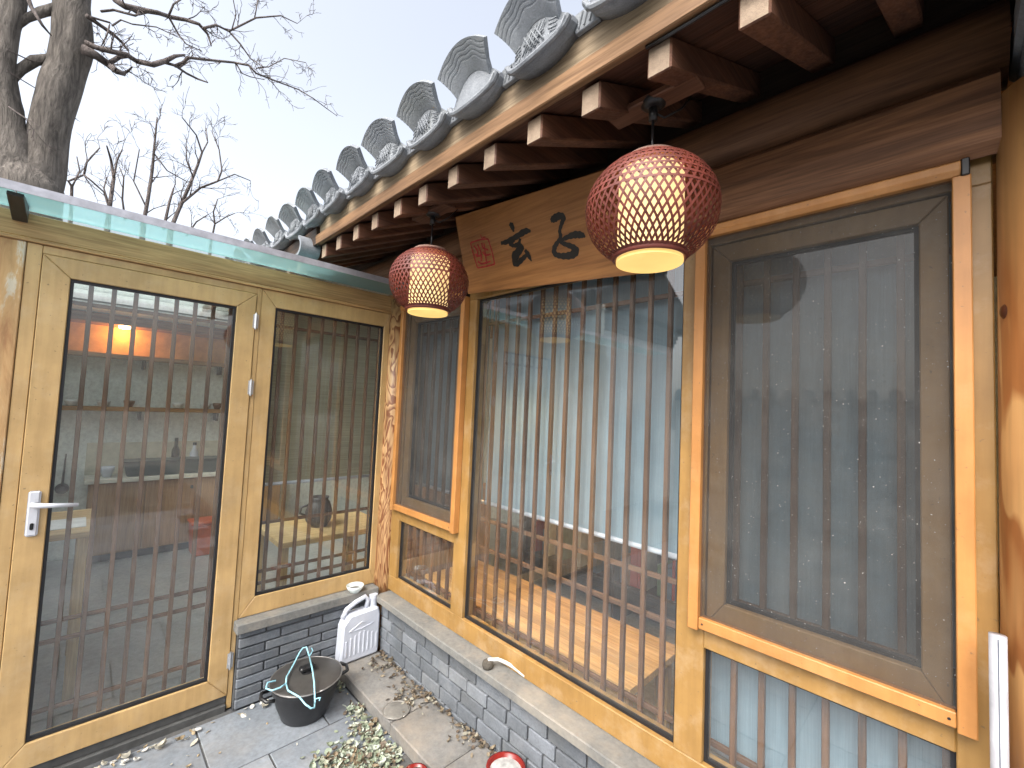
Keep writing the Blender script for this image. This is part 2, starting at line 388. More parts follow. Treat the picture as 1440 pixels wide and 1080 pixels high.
# --- rafters, deck, fascia.  Slope of the roof
SL = R(24); ca, sa = math.cos(SL), math.sin(SL); EY = -.55; EZ = 2.228   # rafter tail underside
def slope(y, dz=0): return EZ + (y-EY)*math.tan(SL) + dz
RW, RH = .056, .072
bm = bmesh.new()
p0 = [(EY, EZ), (EY, EZ+RH), (.75, slope(.75, RH/ca)), (.75, slope(.75))]
prism(bm, p0, 'x', -RW/2, RW/2, .004)
for f in bm.faces: f.material_index = 1 if (f.calc_center_median().y < EY+.001 and abs(f.normal.y) > .9) else 0
for f in bm.faces:
    if f.normal.length == 0: f.normal_update()
ENDG = stone('end_grain', (.32, .24, .17), (.19, .135, .09), 30, .5, .18, .8, (.25, .17, .11), .4)
rm = bpy.data.meshes.new('rafter')
bmesh.ops.recalc_face_normals(bm, faces=bm.faces)
for f in bm.faces: f.material_index = 1 if f.normal.y < -.9 else 0
bm.to_mesh(rm); bm.free(); rm.materials.append(wood('rafter', 'y')); rm.materials.append(ENDG)
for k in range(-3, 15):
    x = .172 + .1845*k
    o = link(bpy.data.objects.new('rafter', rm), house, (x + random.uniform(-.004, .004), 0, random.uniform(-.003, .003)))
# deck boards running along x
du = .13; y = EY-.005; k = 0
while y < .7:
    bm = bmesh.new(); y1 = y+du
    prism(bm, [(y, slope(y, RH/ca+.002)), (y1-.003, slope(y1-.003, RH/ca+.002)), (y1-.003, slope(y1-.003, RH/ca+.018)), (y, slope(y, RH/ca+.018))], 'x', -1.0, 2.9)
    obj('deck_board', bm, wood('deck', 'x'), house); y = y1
FX0 = .135
bm = bmesh.new(); prism(bm, [(-.552, 2.304), (-.58, 2.297), (-.585, 2.345), (-.552, 2.345)], 'x', FX0, 3.0, .003)
obj('fascia_board', bm, wood('fascia', 'x'), house)
bm = bmesh.new(); prism(bm, [(-.535, 2.347), (-.566, 2.347), (-.570, 2.425), (-.535, 2.44)], 'x', FX0+.01, 3.0, .003)
obj('tile_board', bm, wood('weathered', 'x'), house)
bm = bmesh.new(); prism(bm, [(-.552, 2.304), (-.58, 2.297), (-.58, 2.39), (-.552, 2.40)], 'x', -2.9, FX0-.005, .003)
obj('fascia_board', bm, wood('dark', 'x'), house)
# cable clipped under the fascia
bm = bmesh.new(); pts = [(1.99+.05*i, -.562, 2.297-.003*abs(math.sin(i*.9))) for i in range(22)]
tube(bm, pts, .0045, 6); obj('cable', bm, BLK, house, None, True)

# --- eave tiles
UX = .262; TX0 = 1.712
def tile_unit():
    """bottom pan lip (crescent face with raised ornament) and flared fan above it; local origin at the face centre"""
    W, n = .110, 16
    # crescent face: lens outline, leaning a little
    def top(t): return .052*(1-t*t) + .010
    def bot(t): return -.058*math.sqrt(max(0, 1-t*t*.985)) + .004
    bm = bmesh.new(); fr, bk = [], []
    for i in range(n+1):
        t = -1+2*i/n; x = W*t
        fr.append((bm.verts.new((x, -.004+.018*t*t, top(t))), bm.verts.new((x, -.012+.018*t*t, bot(t)))))
        bk.append((bm.verts.new((x, .016+.018*t*t, top(t))), bm.verts.new((x, .012+.018*t*t, bot(t)))))
    for i in range(n):
        bm.faces.new((fr[i][0], fr[i+1][0], fr[i+1][1], fr[i][1])); bm.faces.new((bk[i][0], bk[i][1], bk[i+1][1], bk[i+1][0]))
        bm.faces.new((fr[i][0], bk[i][0], bk[i+1][0], fr[i+1][0])); bm.faces.new((fr[i][1], fr[i+1][1], bk[i+1][1], bk[i][1]))
    for i in (0, n): bm.faces.new((fr[i][0], fr[i][1], bk[i][1], bk[i][0]))
    # raised rim along the lower edge
    tube(bm, [(W*(-1+2*i/n), -.019+.018*(-1+2*i/n)**2, bot(-1+2*i/n)+.002) for i in range(n+1)], .0085, 8)
    face = bm
    # trough of the pan tile running back under the roof
    body = bmesh.new(); rings = []
    for yy, zz in ((-.014, -.004), (.02, .004), (.052, .012)):
        o_, i_ = [], []
        for i in range(n+1):
            t = -1+2*i/n
            o_.append(body.verts.new((W*1.0*t, yy, zz+bot(t)-.002))); i_.append(body.verts.new((W*.99*t, yy, zz+bot(t)*.78+.004)))
        rings.append((o_, i_))
    for (oa, ia), (ob, ib) in zip(rings, rings[1:]):
        for i in range(n):
            body.faces.new((oa[i], oa[i+1], ob[i+1], ob[i])); body.faces.new((ia[i], ib[i], ib[i+1], ia[i+1]))
        for i in (0, n): body.faces.new((oa[i], ob[i], ib[i], ia[i]))
    for o_, i_ in (rings[0], rings[-1]):
        for i in range(n): body.faces.new((o_[i], i_[i], i_[i+1], o_[i+1]))
    # fan: flares forward and up from the top edge of the face, with wavy ridges on the side that faces the yard
    fan = bmesh.new(); m = 42; nn = 44; F = []
    for j in range(m+1):
        s = j/m; row = []
        for i in range(nn+1):
            t = -1+2*i/nn; wd = (.076+.034*s**1.6)
            x = wd*t; z = .046*(1-t*t) + .010 + .056*s + .004*s*t*t; yv = -.006 - .060*s + .012*t*t
            rid = -.0016*max(0, math.sin(s*7*2*math.pi + 1.6*math.sin(t*10)+.3)-.35) if .36 < s < .95 else 0
            row.append(fan.verts.new((x, yv-rid, z-rid)))
        F.append(row)
    Bk = [[fan.verts.new((v.co.x, v.co.y+.013, v.co.z+.012)) for v in row] for row in (F[0], F[m//2], F[m])]
    for j in range(m):
        for i in range(nn): fan.faces.new((F[j][i], F[j][i+1], F[j+1][i+1], F[j+1][i]))
    for a, b in ((0, 1), (1, 2)):
        for i in range(nn): fan.faces.new((Bk[a][i], Bk[b][i], Bk[b][i+1], Bk[a][i+1]))
    for i in range(nn):
        fan.faces.new((F[0][i], Bk[0][i], Bk[0][i+1], F[0][i+1])); fan.faces.new((F[m][i], F[m][i+1], Bk[2][i+1], Bk[2][i]))
    h = m//2
    for i in (0, nn):
        fan.faces.new([F[j][i] for j in range(0, h+1)] + [Bk[1][i], Bk[0][i]]); fan.faces.new([F[j][i] for j in range(h, m+1)] + [Bk[2][i], Bk[1][i]])
    # ornament: lattice knot in the middle, bars at either side
    orn = bmesh.new()
    def ry(x, z): return -.008 + .018*(x/W)**2 + .10*0 - (.008*(.062-z)/.12) - .002
    def stroke(pts, r=.0024): tube(orn, [(x, ry(x, z), z) for x, z in pts], r, 5)
    for k in range(4):
        o2 = -.021+.014*k
        stroke([(o2-.017, -.021), (o2+.017, .036)]); stroke([(o2+.017, -.021), (o2-.017, .036)])
    stroke([(-.036, .008), (.036, .008)])
    for sx in (-1, 1):
        for k in range(3): stroke([(sx*.052, .022-.012*k), (sx*.074, .018-.012*k)])
        stroke([(sx*.052, -.014), (sx*.056, -.026), (sx*.068, -.020)])
    # link plate between two units
    lp = bmesh.new(); prism(lp, [(-.034, -.03), (.034, -.03), (.040, .022), (-.040, .022)], 'y', -.004, .010, .002)
    for k in range(3): tube(lp, [(-.022+.016*k, -.006, -.022), (-.012+.016*k, -.006, .016)], .0022, 5)
    out = {}
    for nm, b, sm in (('crescent_face', face, False), ('pan_tile', body, True), ('fan_lip', fan, True), ('ornament', orn, True), ('link_plate', lp, False)):
        bmesh.ops.recalc_face_normals(b, faces=b.faces); me = bpy.data.meshes.new(nm); b.to_mesh(me); b.free(); me.materials.append(TILE)
        if sm and nm != 'fan_lip':
            for p in me.polygons: p.use_smooth = True
        out[nm] = me
    return out
TU = tile_unit()
TZ = 2.443; TY = -.612
for k in range(-13, 5):
    x = TX0 + UX*k
    e = link(bpy.data.objects.new('eave_tile', TU['crescent_face']), house, (x+random.uniform(-.006, .006), TY+random.uniform(-.006, .006), TZ+random.uniform(-.004, .004)))
    e.rotation_euler = (R(random.uniform(-3, 3)), R(random.uniform(-2.5, 2.5)), R(random.uniform(-3, 3)))
    for nm in ('pan_tile', 'fan_lip', 'ornament'):
        if nm == 'ornament' and k == -1: continue      # one unit has a worn, blank face
        c = bpy.data.objects.new(nm, TU[nm]); C.objects.link(c); c.parent = e
    lk = link(bpy.data.objects.new('link_plate', TU['link_plate']), house, (x+UX/2, TY+.03, TZ+.008))
# roof covering: rows of cover tiles up the slope
RT0 = {}
bmr = bmesh.new(); n = 10; rings = []
for yy in (-.36, .3, 1.3, 2.9):
    zz = TZ+.05+(yy-TY)*math.tan(SL)
    rings.append([bmr.verts.new((.075*math.cos(math.pi*i/n), yy, zz+.055*math.sin(math.pi*i/n))) for i in range(n+1)])
for a, b in zip(rings, rings[1:]):
    for i in range(n): bmr.faces.new((a[i], a[i+1], b[i+1], b[i]))
bmr.faces.new(rings[0])
rme = bpy.data.meshes.new('cover_tile_row'); bmesh.ops.recalc_face_normals(bmr, faces=bmr.faces); bmr.to_mesh(rme); bmr.free(); rme.materials.append(TILE)
for k in range(-13, 5): link(bpy.data.objects.new('cover_tile_row', rme), house, (TX0+UX*k, 0, 0))
bm = bmesh.new(); zf = lambda y_: TZ+.045+(y_-TY)*math.tan(SL)
prism(bm, [(TY+.1, zf(TY+.1)), (2.9, zf(2.9)), (2.9, zf(2.9)-.05), (TY+.1, zf(TY+.1)-.03)], 'x', -2.9, 3.0)
obj('roof_bed', bm, MORT, house)
# curved end tile that hangs below the eave where the glass roof meets it
bm = bmesh.new(); pin, pout = [], []
for i in range(13):
    a = R(-70+140*i/12)
    pin.append((.045*math.sin(a)*1.0, -.075*math.cos(a)+.07)); pout.append((.062*math.sin(a), -.095*math.cos(a)+.07))
prism(bm, pout + pin[::-1], 'y', -.07, .03)
et = obj('end_tile', bm, TILE, house, (0, 0, 0)); et.location = Vector((.075, -.57, 2.285)) - WL[house]; et.rotation_euler = (0, R(-75), 0)
# brick corbel above the right column
bm = bmesh.new(); bx(bm, (2.56, 2.85), (-.20, .1), (2.203, 2.29), .01); bx(bm, (2.55, 2.85), (-.29, .1), (2.294, 2.38), .01); bx(bm, (2.56, 2.85), (-.35, .1), (2.384, 2.60), .01)
obj('brick_corbel', bm, BRK, house)

box('end_wall', (2.775, 3.1), (-.16, 2.65), (-.02, 2.2), BRK, house, .006)
# --- windows of the house front
FY0, FY1 = -.010, .060
def frame_member(bm, x0, x1, z0, z1): bx(bm, (x0, x1), (FY0, FY1), (z0, z1), .0025)
bm = bmesh.new()
for m in ((.066, 2.518, .3855, .470), (.066, 2.518, 2.035, 2.098)): frame_member(bm, *m)
for a, b in ((.066, .150), (.683, .776), (1.836, 1.922), (2.454, 2.518)): frame_member(bm, a, b, .4703, 2.0347)
for a, b in ((.1503, .6827), (1.9223, 2.4537)): frame_member(bm, a, b, .805, .872)
wf = obj('window_frame', bm, YEL, house)
def pane_set(x0, x1, z0, z1, y=.014, parent=wf):
    b = bmesh.new(); ringframe(b, 'y', x0+.0005, x1-.0005, z0+.0005, z1-.0005, .009, y-.006, y+.012); obj('gasket', b, RUB, parent)
    b = bmesh.new(); b.faces.new([b.verts.new((u, y, v)) for u, v in ((x0+.009, z0+.009), (x1-.009, z0+.009), (x1-.009, z1-.009), (x0+.009, z1-.009))]); return obj('pane', b, PANE, parent)
pane_set(.776, 1.836, .470, 2.035); pane_set(.150, .683, .470, .805); pane_set(1.922, 2.454, .470, .805)
# wooden lattice behind the panes: each bar its own piece
SLAT = wood('slat', 'z'); SLATX = wood('slat', 'x'); SLATY = wood('slat', 'y')
for i in range(33):
    x = .155 + .0762*i - .002
    if x < 2.5: box('slat', (x-.0082, x+.0082), (.066, .084), (.40, 2.06), SLAT, wf, .002)
for z in (.480, .790, .932, 1.925):
    box('lattice_rail', (.1, 2.5), (.0845, .098), (z-.009, z+.009), SLATX, wf, .002)
# insect screens
def screen(x0, x1, z0, z1, ox0, ox1, lab):
    b = bmesh.new(); Y0, Y1 = -.046, -.0105; wd = .030
    bx(b, (x0, x0+wd), (Y0, Y1), (z0, z1-.034), .002); bx(b, (x1-wd, x1), (Y0, Y1), (z0, z1-.034), .002)
    bx(b, (x0+wd+.001, x1-wd-.001), (Y0+.004, Y1), (z0+.006, z0+.038), .002)
    s = obj('insect_screen', b, ORG, house); s['label'] = lab
    b = bmesh.new(); prism(b, [(Y1, z1-.033), (Y0+.004, z1-.033), (Y0-.006, z1-.022), (Y0-.006, z1-.004), (Y0, z1), (Y1, z1)], 'x', x0-.004, x1-.016, .0015); obj('cassette', b, ORG, s)
    for c in ((x1-.0155, x1-.002),): box('end_cap', c, (Y0-.006, Y1), (z1-.037, z1+.001), BLK, s, .002)
    for c in (x0+wd+.012, x1-wd-.012):
        b = bmesh.new(); lathe(b, [(0, .001), (.0025, .001), (.003, 0)], 10); q = obj('screw', b, BLK, s, (0, 0, 0)); q.rotation_euler = (R(90), 0, 0); q.location = Vector((c, Y0+.004, z0+.022)) - WL[s]
    b = bmesh.new(); b.faces.new([b.verts.new((u, -.027, v)) for u, v in ((x0+wd-.002, z0+.036), (x1-wd+.002, z0+.036), (x1-wd+.002, z1-.032), (x0+wd-.002, z1-.032))]); obj('mesh_panel', b, MESH, s)
    b = bmesh.new(); mitred(b, 'y', ox0+.004, ox1-.004, .876, 2.031, .050, .050, .072, .054, -.004, .048)
    sa_ = obj('sash', b, SASH, s); 
    pane_set(ox0+.054, ox1-.054, .948, 1.977, .020, s)
screen(1.887, 2.486, .864, 2.086, 1.922, 2.454, 'large orange framed insect screen beside the right column')
screen(.100, .722, .864, 2.086, .150, .683, 'narrow orange framed insect screen beside the corner post')

# ================================================================== GARDEN ROOM (wall along y at x = 0)
gr = thing('garden_room', 'yellow framed glass garden room with wooden header and aqua glass roof', 'building', (-.6, -.8, 0))
box('header_beam', (-.07, .002), (-2.3, -.058), (2.062, 2.153), wood('header', 'y'), gr, .003)
box('header_moulding', (-.05, .010), (-2.3, -.058), (2.046, 2.0605), wood('header', 'y'), gr, .003)
# weathered boards left of the door
ps = NT('peeling_board'); pn = ps.noise(ps.coord((14, 14, 3.2)), 1, 6, .7, .8); pf = ps.noise(ps.coord((50, 50, 6)), 1, 3, .6)
pc_ = ps.ramp(pn, [(.34, (.34, .17, .07)), (.46, (.46, .27, .115)), (.56, (.50, .31, .14)), (.62, (.56, .48, .36))])
ps.col(ps.mix(pc_, ps.ramp(pf, [(.3, (.75,)*3), (.6, (1.05,)*3)]), .8, 'MULTIPLY')); ps.rough(.7); ps.bump(pn, .5, .002); PEEL = ps.m
for a, b in ((-1.70, -1.578), (-1.86, -1.703), (-2.34, -1.863)):
    box('board', (-.06, .004), (a, b), (.0, 2.045), PEEL, gr, .003)
bm = bmesh.new(); bx(bm, (-.06, .0), (-1.576, -1.535), (.03, 2.044), .002); bx(bm, (-.06, 0), (-1.5345, -.797), (2.012, 2.044), .002); bx(bm, (-.06, 0), (-.7965, -.776), (.0, 2.044), .002)
obj('door_frame', bm, YELB, gr)
bm = bmesh.new(); mitred(bm, 'x', -1.533, -.799, .066, 2.010, .080, .082, .094, .078, -.055, .006)
door = obj('door', bm, YELB, gr)
def pane_x(y0, y1, z0, z1, parent, mat, x=-.012):
    b = bmesh.new(); ringframe(b, 'x', y0+.0005, y1-.0005, z0+.0005, z1-.0005, .010, x-.014, x+.008); obj('gasket', b, RUB, parent)
    b = bmesh.new(); b.faces.new([b.verts.new((x, u, v)) for u, v in ((y0+.01, z0+.01), (y1-.01, z0+.01), (y1-.01, z1-.01), (y0+.01, z1-.01))]); return obj('pane', b, mat, parent)
pane_x(-1.453, -.881, .160, 1.932, door, PANED)
bm = bmesh.new(); mitred(bm, 'x', -.775, -.060, .412, 2.044, .068, .036, .088, .084, -.058, -.002)
gw = obj('window', bm, YELB, gr)
pane_x(-.707, -.096, .500, 1.960, gw, PANED, -.018)
def lattice_x(y0, y1, z0, z1, ys, zs, parent):
    for y_ in ys: box('slat', (-.082, -.064), (y_-.008, y_+.008), (z0, z1), SLAT, parent, .002)
    for z_ in zs: box('lattice_rail', (-.096, -.0825), (y0, y1), (z_-.008, z_+.008), SLATY, parent, .002)
lattice_x(-1.45, -.885, .15, 1.94, [-1.392+.0716*i for i in range(8)], (.22, .485, .562, 1.852), door)
lattice_x(-.71, -.09, .49, 1.965, [-.652+.0705*i for i in range(9)], (.53, .59, .84, 1.88), gw)
# hinges
for z_ in (1.873, 1.541, .229):
    b = bmesh.new(); tube(b, [(0, 0, -.036), (0, 0, .036)], .0062, 12); tube(b, [(0, 0, -.041), (0, 0, -.037)], .0045, 12); tube(b, [(0, 0, .037), (0, 0, .041)], .0045, 12)
    for zz in (-.012, .012): tube(b, [(0, 0, zz-.0006), (0, 0, zz+.0006)], .0068, 12)
    bx(b, (-.008, -.003), (-.012, .012), (-.034, .034))
    h = obj('hinge', b, CHROME, door, (0, 0, 0)); h.location = Vector((.012, -.797, z_)) - WL[door]
# lever handle
b = bmesh.new(); bx(b, (.006, .016), (-1.508, -1.474), (.935, 1.105), .006); hp = obj('handle', b, GREYPL, door)
b = bmesh.new(); tube(b, [(.016, -1.491, 1.055), (.045, -1.491, 1.056), (.055, -1.482, 1.056), (.058, -1.45, 1.053), (.057, -1.37, 1.047)], [.011, .010, .010, .009, .007], 12); obj('lever', b, GREYPL, hp, None, True)
b = bmesh.new(); bx(b, (.0155, .0175), (-1.496, -1.486), (.960, .985), .003); obj('keyhole', b, BLK, hp)
# door threshold and brick base under the window
box('threshold', (-.06, .012), (-2.1, -.80), (-.02, .028), simple('dark_threshold', (.07, .07, .068), .7, 0, 20, .4, .3), gr, .004)
box('door_sill', (-.06, -.004), (-1.534, -.799), (.0285, .0645), simple('dark_threshold', (.07, .07, .068), .7), gr, .002)
bw = obj('base_wall', (lambda b: (bx(b, (-.09, .028), (-.774, -.072), (-.02, .362)), b)[1])(bmesh.new()), MORT, gr)
z = .004; k = 0
while z < .355:
    h = min(.047, .361-z); y = -.775; first = True
    while y < -.075:
        l = (.21 if not first else (.12 if k % 2 else .19)); l = min(l, -.07-y); first = False
        if l > .02:
            o = box('brick', (.024, .041), (y+.004, y+l-.004), (z, z+h-.007), BRK, bw, .003); o.location.x += random.uniform(-.002, .002)
        y += l
    z += h; k += 1
bm = bmesh.new(); prism(bm, [(-.794, -.09), (-.794, .066), (-.066, .066), (-.066, -.0)], 'z', 0, 1) if False else None
bm.free(); bm = bmesh.new(); bx(bm, (-.0015, .070), (-.792, -.068), (.364, .4105), .004); bx(bm, (-.09, -.002), (-.792, -.068), (.364, .4105), .002)
obj('stone_sill', bm, SILL, gr)
# glass roof
AQ = NT('aqua_glass'); AQ.n.remove(AQ.b)
t1 = AQ.add('ShaderNodeBsdfTranslucent'); t1.inputs[0].default_value = (.55, .84, .86, 1); t2 = AQ.add('ShaderNodeBsdfDiffuse'); t2.inputs[0].default_value = (.42, .72, .74, 1)
t3 = AQ.add('ShaderNodeBsdfGlossy'); t3.inputs['Roughness'].default_value = .08; tm = AQ.add('ShaderNodeMixShader'); tm.inputs[0].default_value = .4
AQ.link(t1.outputs[0], tm.inputs[1]); AQ.link(t2.outputs[0], tm.inputs[2]); ff = AQ.add('ShaderNodeFresnel'); tn = AQ.add('ShaderNodeMixShader')
AQ.link(ff.outputs[0], tn.inputs[0]); AQ.link(tm.outputs[0], tn.inputs[1]); AQ.link(t3.outputs[0], tn.inputs[2]); tq = AQ.add('ShaderNodeBsdfTransparent'); tq.inputs[0].default_value = (.80, .97, .97, 1); tw_ = AQ.add('ShaderNodeMixShader'); tw_.inputs[0].default_value = .5
AQ.link(tn.outputs[0], tw_.inputs[1]); AQ.link(tq.outputs[0], tw_.inputs[2]); AQ.link(tw_.outputs[0], AQ.out.inputs[0])
SKYG = glass('added_skylight_glass', (.88, .95, .94), .05, 3); ys = [-3.2, -1.60, -.03]
for a, b in zip(ys, ys[1:]):
    bm = bmesh.new(); prism(bm, [(-.03, 2.1708), (.226, 2.164), (.226, 2.178), (-.03, 2.1848)], 'y', a+.004, b-.004); obj('roof_glass', bm, AQ.m, gr)
    bm = bmesh.new(); bm.faces.new([bm.verts.new(v) for v in ((-2.3, a+.004, 2.235), (-.032, a+.004, 2.178), (-.032, b-.004, 2.178), (-2.3, b-.004, 2.235))]); obj('added_skylight', bm, SKYG, gr)  # clear roof section added so more daylight reaches the room inside
bm = bmesh.new(); prism(bm, [(.2262, 2.160), (.2300, 2.160), (.2300, 2.190), (.2262, 2.190)], 'y', -3.2, -.03); obj('roof_edge', bm, simple('pale_edge', (.42, .42, .46), .4, .3, 20, .3), gr)
bm = bmesh.new(); prism(bm, [(.2262-.012, 2.1645), (.226, 2.1600), (.226, 2.1635), (.2262-.012, 2.1675)], 'y', -3.2, -.03); obj('roof_seal', bm, RUB, gr)
for y_ in (-1.60,):
    bm = bmesh.new(); prism(bm, [(-.0, 2.115), (-.0, 2.1825), (.20, 2.163), (.20, 2.150)], 'y', y_-.02, y_+.02, .002); obj('roof_bracket', bm, simple('dark_steel', (.05, .045, .04), .5, .4), gr)
bm = bmesh.new(); bx(bm, (-3.0, -2.31), (-3.2, -.03), (2.20, 2.24)); obj('roof_panel', bm, PLAS, gr)

# ================================================================== INTERIOR
FLO = stone('interior_floor_tile', (.33, .34, .33), (.26, .265, .26), 3, .1, 0, .35, (.2, .2, .19), .2)
WALLI = stone('interior_plaster', (.78, .82, .77), (.72, .76, .71), 2, .1, 0, .9, (.5, .52, .48), .2)
bm = bmesh.new(); bx(bm, (-2.95, 2.70), (-2.3, 2.6), (-.019, .03)); 
bm.free()
for nm, x, y, z, m in (('interior_floor', (-2.95, -.10), (-2.3, 2.6), (-.019, .02), FLO), ('interior_floor', (-.098, 2.70), (.10, 2.6), (-.019, .02), FLO),
                       ('interior_wall', (-3.0, -2.95), (-2.3, 2.6), (-.019, 2.6), WALLI), ('interior_wall', (-2.95, 2.7), (2.6, 2.65), (-.019, 3.0), WALLI),
                       ('interior_wall', (2.70, 2.75), (.06, 2.6), (-.019, 3.0), WALLI), ('interior_wall', (-2.95, -.07), (-2.35, -2.3), (-.019, 2.6), WALLI),
                       ('ceiling', (-2.95, 2.7), (.105, 2.6), (2.44, 2.46), wood('wainscot', 'x'))):
    box(nm, x, y, z, m, house if nm != 'interior_wall' or x[0] > -2.9 or y[1] > 0 else gr, 0)
box('ceiling', (-2.95, -2.33), (-2.3, .1), (2.16, 2.19), WALLI, gr, 0)

# --- roller blinds
BLIND = fabric('grey_blind', (.25, .34, .41), .12)  # grey-blue cloth, made bluer to stand in for the reflected sky
def blind(x0, x1, z0, label, y=.125):
    t = thing('roller_blind', label, 'blind', ((x0+x1)/2, y, z0), 'grey roller blinds inside the house windows')
    b = bmesh.new(); n = 24
    v0 = [b.verts.new((x0+(x1-x0)*i/n, y+.002*math.sin(i*1.3), z0+.01)) for i in range(n+1)]; v1 = [b.verts.new((x0+(x1-x0)*i/n, y+.001*math.sin(i*.7), 2.06)) for i in range(n+1)]
    for i in range(n): b.faces.new((v0[i], v0[i+1], v1[i+1], v1[i]))
    obj('fabric', b, BLIND, t)
    b = bmesh.new(); tube(b, [(x0, y, z0), (x1, y, z0)], .010, 12); obj('bottom_bar', b, WHPL, t, None, True)
    b = bmesh.new(); tube(b, [(x0-.01, y+.02, 2.09), (x1+.01, y+.02, 2.09)], .022, 12); obj('roller', b, WHPL, t, None, True)
blind(.755, 1.845, 1.005, 'grey roller blind with white bottom bar half drawn in the wide middle window')
blind(1.875, 2.50, .445, 'grey roller blind drawn right down behind the window beside the right column')
blind(.09, .735, 1.005, 'dim grey roller blind behind the narrow window by the corner post')
# bamboo blind in the garden room
t = thing('bamboo_blind', 'brownish green bamboo blind hanging behind the garden room window', 'blind', (-.135, -.4, 1.03))
BAM = fabric('bamboo_weave', (.46, .43, .31), .4, 8, .12)
b = bmesh.new(); bx(b, (-.137, -.135), (-.73, -.03), (1.04, 1.985)); obj('weave', b, BAM, t)
b = bmesh.new(); tube(b, [(-.136, -.735, 1.03), (-.136, -.025, 1.03)], .009, 10); obj('bottom_bar', b, WHPL, t, None, True)
b = bmesh.new(); tube(b, [(-.136, -.735, 2.0), (-.136, -.025, 2.0)], .016, 10); obj('roller', b, wood('pale', 'y'), t, None, True)

# --- wide table inside the house, lit by a pendant lamp
t = thing('wide_table', 'low wide table of orange strip wood lit by warm light behind the middle window', 'table', (.88, .40, .02))
for i in range(9):
    y0 = .165 + .05*i
    o = box('strip', (.16, 1.585), (y0+.0005, y0+.0495), (.42, .45), wood('table', 'x'), t, .001)
box('apron', (.2, 1.55), (.185, .20), (.34, .4195), wood('table', 'x'), t); box('apron', (.2, 1.55), (.57, .585), (.34, .4195), wood('table', 'x'), t)
for x in (.22, 1.53):
    for y in (.22, .55): box('leg', (x-.03, x+.03), (y-.02, y+.02), (.02, .4195), wood('table', 'z'), t)
def point(name, loc, e, c, r, parent=None):
    l = bpy.data.lights.new(name, 'POINT'); l.energy = e; l.color = c; l.shadow_soft_size = r
    o = bpy.data.objects.new(name, l); link(o, parent, loc); return o
pl = thing('pendant_lamp', 'small warm pendant lamp hanging above the wide table', 'lamp', (.98, .42, 1.55))
b = bmesh.new(); lathe(b, [(.02, .14), (.09, .02), (.092, 0), (.085, .018), (.015, .132)], 24, (.98, .42, 1.53)); obj('shade', b, simple('lamp_shade', (.5, .35, .18), .6), pl, None, True)
b = bmesh.new(); tube(b, [(.98, .42, 1.66), (.98, .42, 2.44)], .003, 6); obj('cord', b, BLK, pl)
b = bmesh.new(); lathe(b, [(0, -.03), (.02, -.022), (.028, 0), (.02, .02), (.012, .05), (0, .05)], 16, (.98, .42, 1.57)); obj('bulb', b, emit('bulb', (1, .62, .25), 6), pl, None, True)
point('bulb_light', (.98, .42, 1.51), 9.5, (1, .62, .28), .05, pl)
# --- bookcase with books at the back of the house
bc = thing('bookcase', 'dark low bookcase standing at the back of the house room', 'bookcase', (1.2, 1.5, .02))
for z in (.30, .66, 1.06): box('shelf', (-.1, 2.5), (1.35, 1.62), (z-.012, z+.012), wood('dark', 'x'), bc)
for x in (-.12, .75, 1.62, 2.5): box('side_panel', (x, x+.02), (1.35, 1.62), (.02, 1.072), wood('dark', 'z'), bc)
box('back_panel', (-.1, 2.5), (1.621, 1.63), (.02, 1.07), wood('dark', 'x'), bc, 0)
cols = [('grey', (.42, .42, .40)), ('red', (.30, .05, .04)), ('blue', (.08, .13, .22)), ('cream', (.60, .55, .42)), ('brown', (.20, .11, .06)), ('black', (.03, .03, .035)), ('green', (.10, .18, .11))]
seen = set()
for zb, nmz in ((.312, 'lower'), (.672, 'upper')):
    for bay, nb in (((-.08, .74), 'bay nearest the corner post'), ((.78, 1.60), 'middle bay'), ((1.65, 2.48), 'bay nearest the right column')):
        x = bay[0]+.02
        while x < bay[1]-.08:
            if random.random() < .25: x += random.uniform(.04, .14); continue
            cn, cc = random.choice(cols); tn, th = random.choice((('thin', .02), ('medium', .03), ('thick', .042), ('fat', .055))); hn, hh = random.choice((('short', .20), ('tall', .30), ('middling', .25)))
            lab = f'{hn} {tn} {cn} book, {nmz} bookcase row, {nb}'
            if lab in seen: x += .004; continue
            seen.add(lab); o = box('book', (x, x+th), (1.38, 1.38+.15), (zb, zb+hh), simple('book_'+cn, cc, .6), None, .002)
            tag(o, lab, 'book', 'books in the bookcase'); x += th+.002
# --- garden room furniture
cb = thing('kitchen_cabinet', 'light wood kitchen cabinet with two doors below a pale counter', 'cabinet', (-2.7, -.85, .02))
box('carcass', (-2.945, -2.66), (-1.30, .2), (.09, .70), wood('cabinet', 'z'), cb)
for a, b_ in ((-1.295, -.93), (-.925, -.56), (-.555, -.19), (-.185, .195)):
    d = box('cabinet_door', (-2.6595, -2.642), (a, b_), (.10, .695), wood('cabinet', 'z'), cb)
    box('knob', (-2.6415, -2.625), (b_-.04, b_-.02), (.60, .63), BLK, d, .003)
box('counter', (-2.948, -2.62), (-1.33, .21), (.701, .735), simple('cream_stone', (.72, .70, .60), .4), cb)
box('plinth', (-2.94, -2.69), (-1.3, .2), (.02, .0895), BLK, cb)
box('splashback', (-2.949, -2.94), (-1.33, .21), (.736, 1.02), simple('cream_tile', (.60, .57, .44), .4), cb)
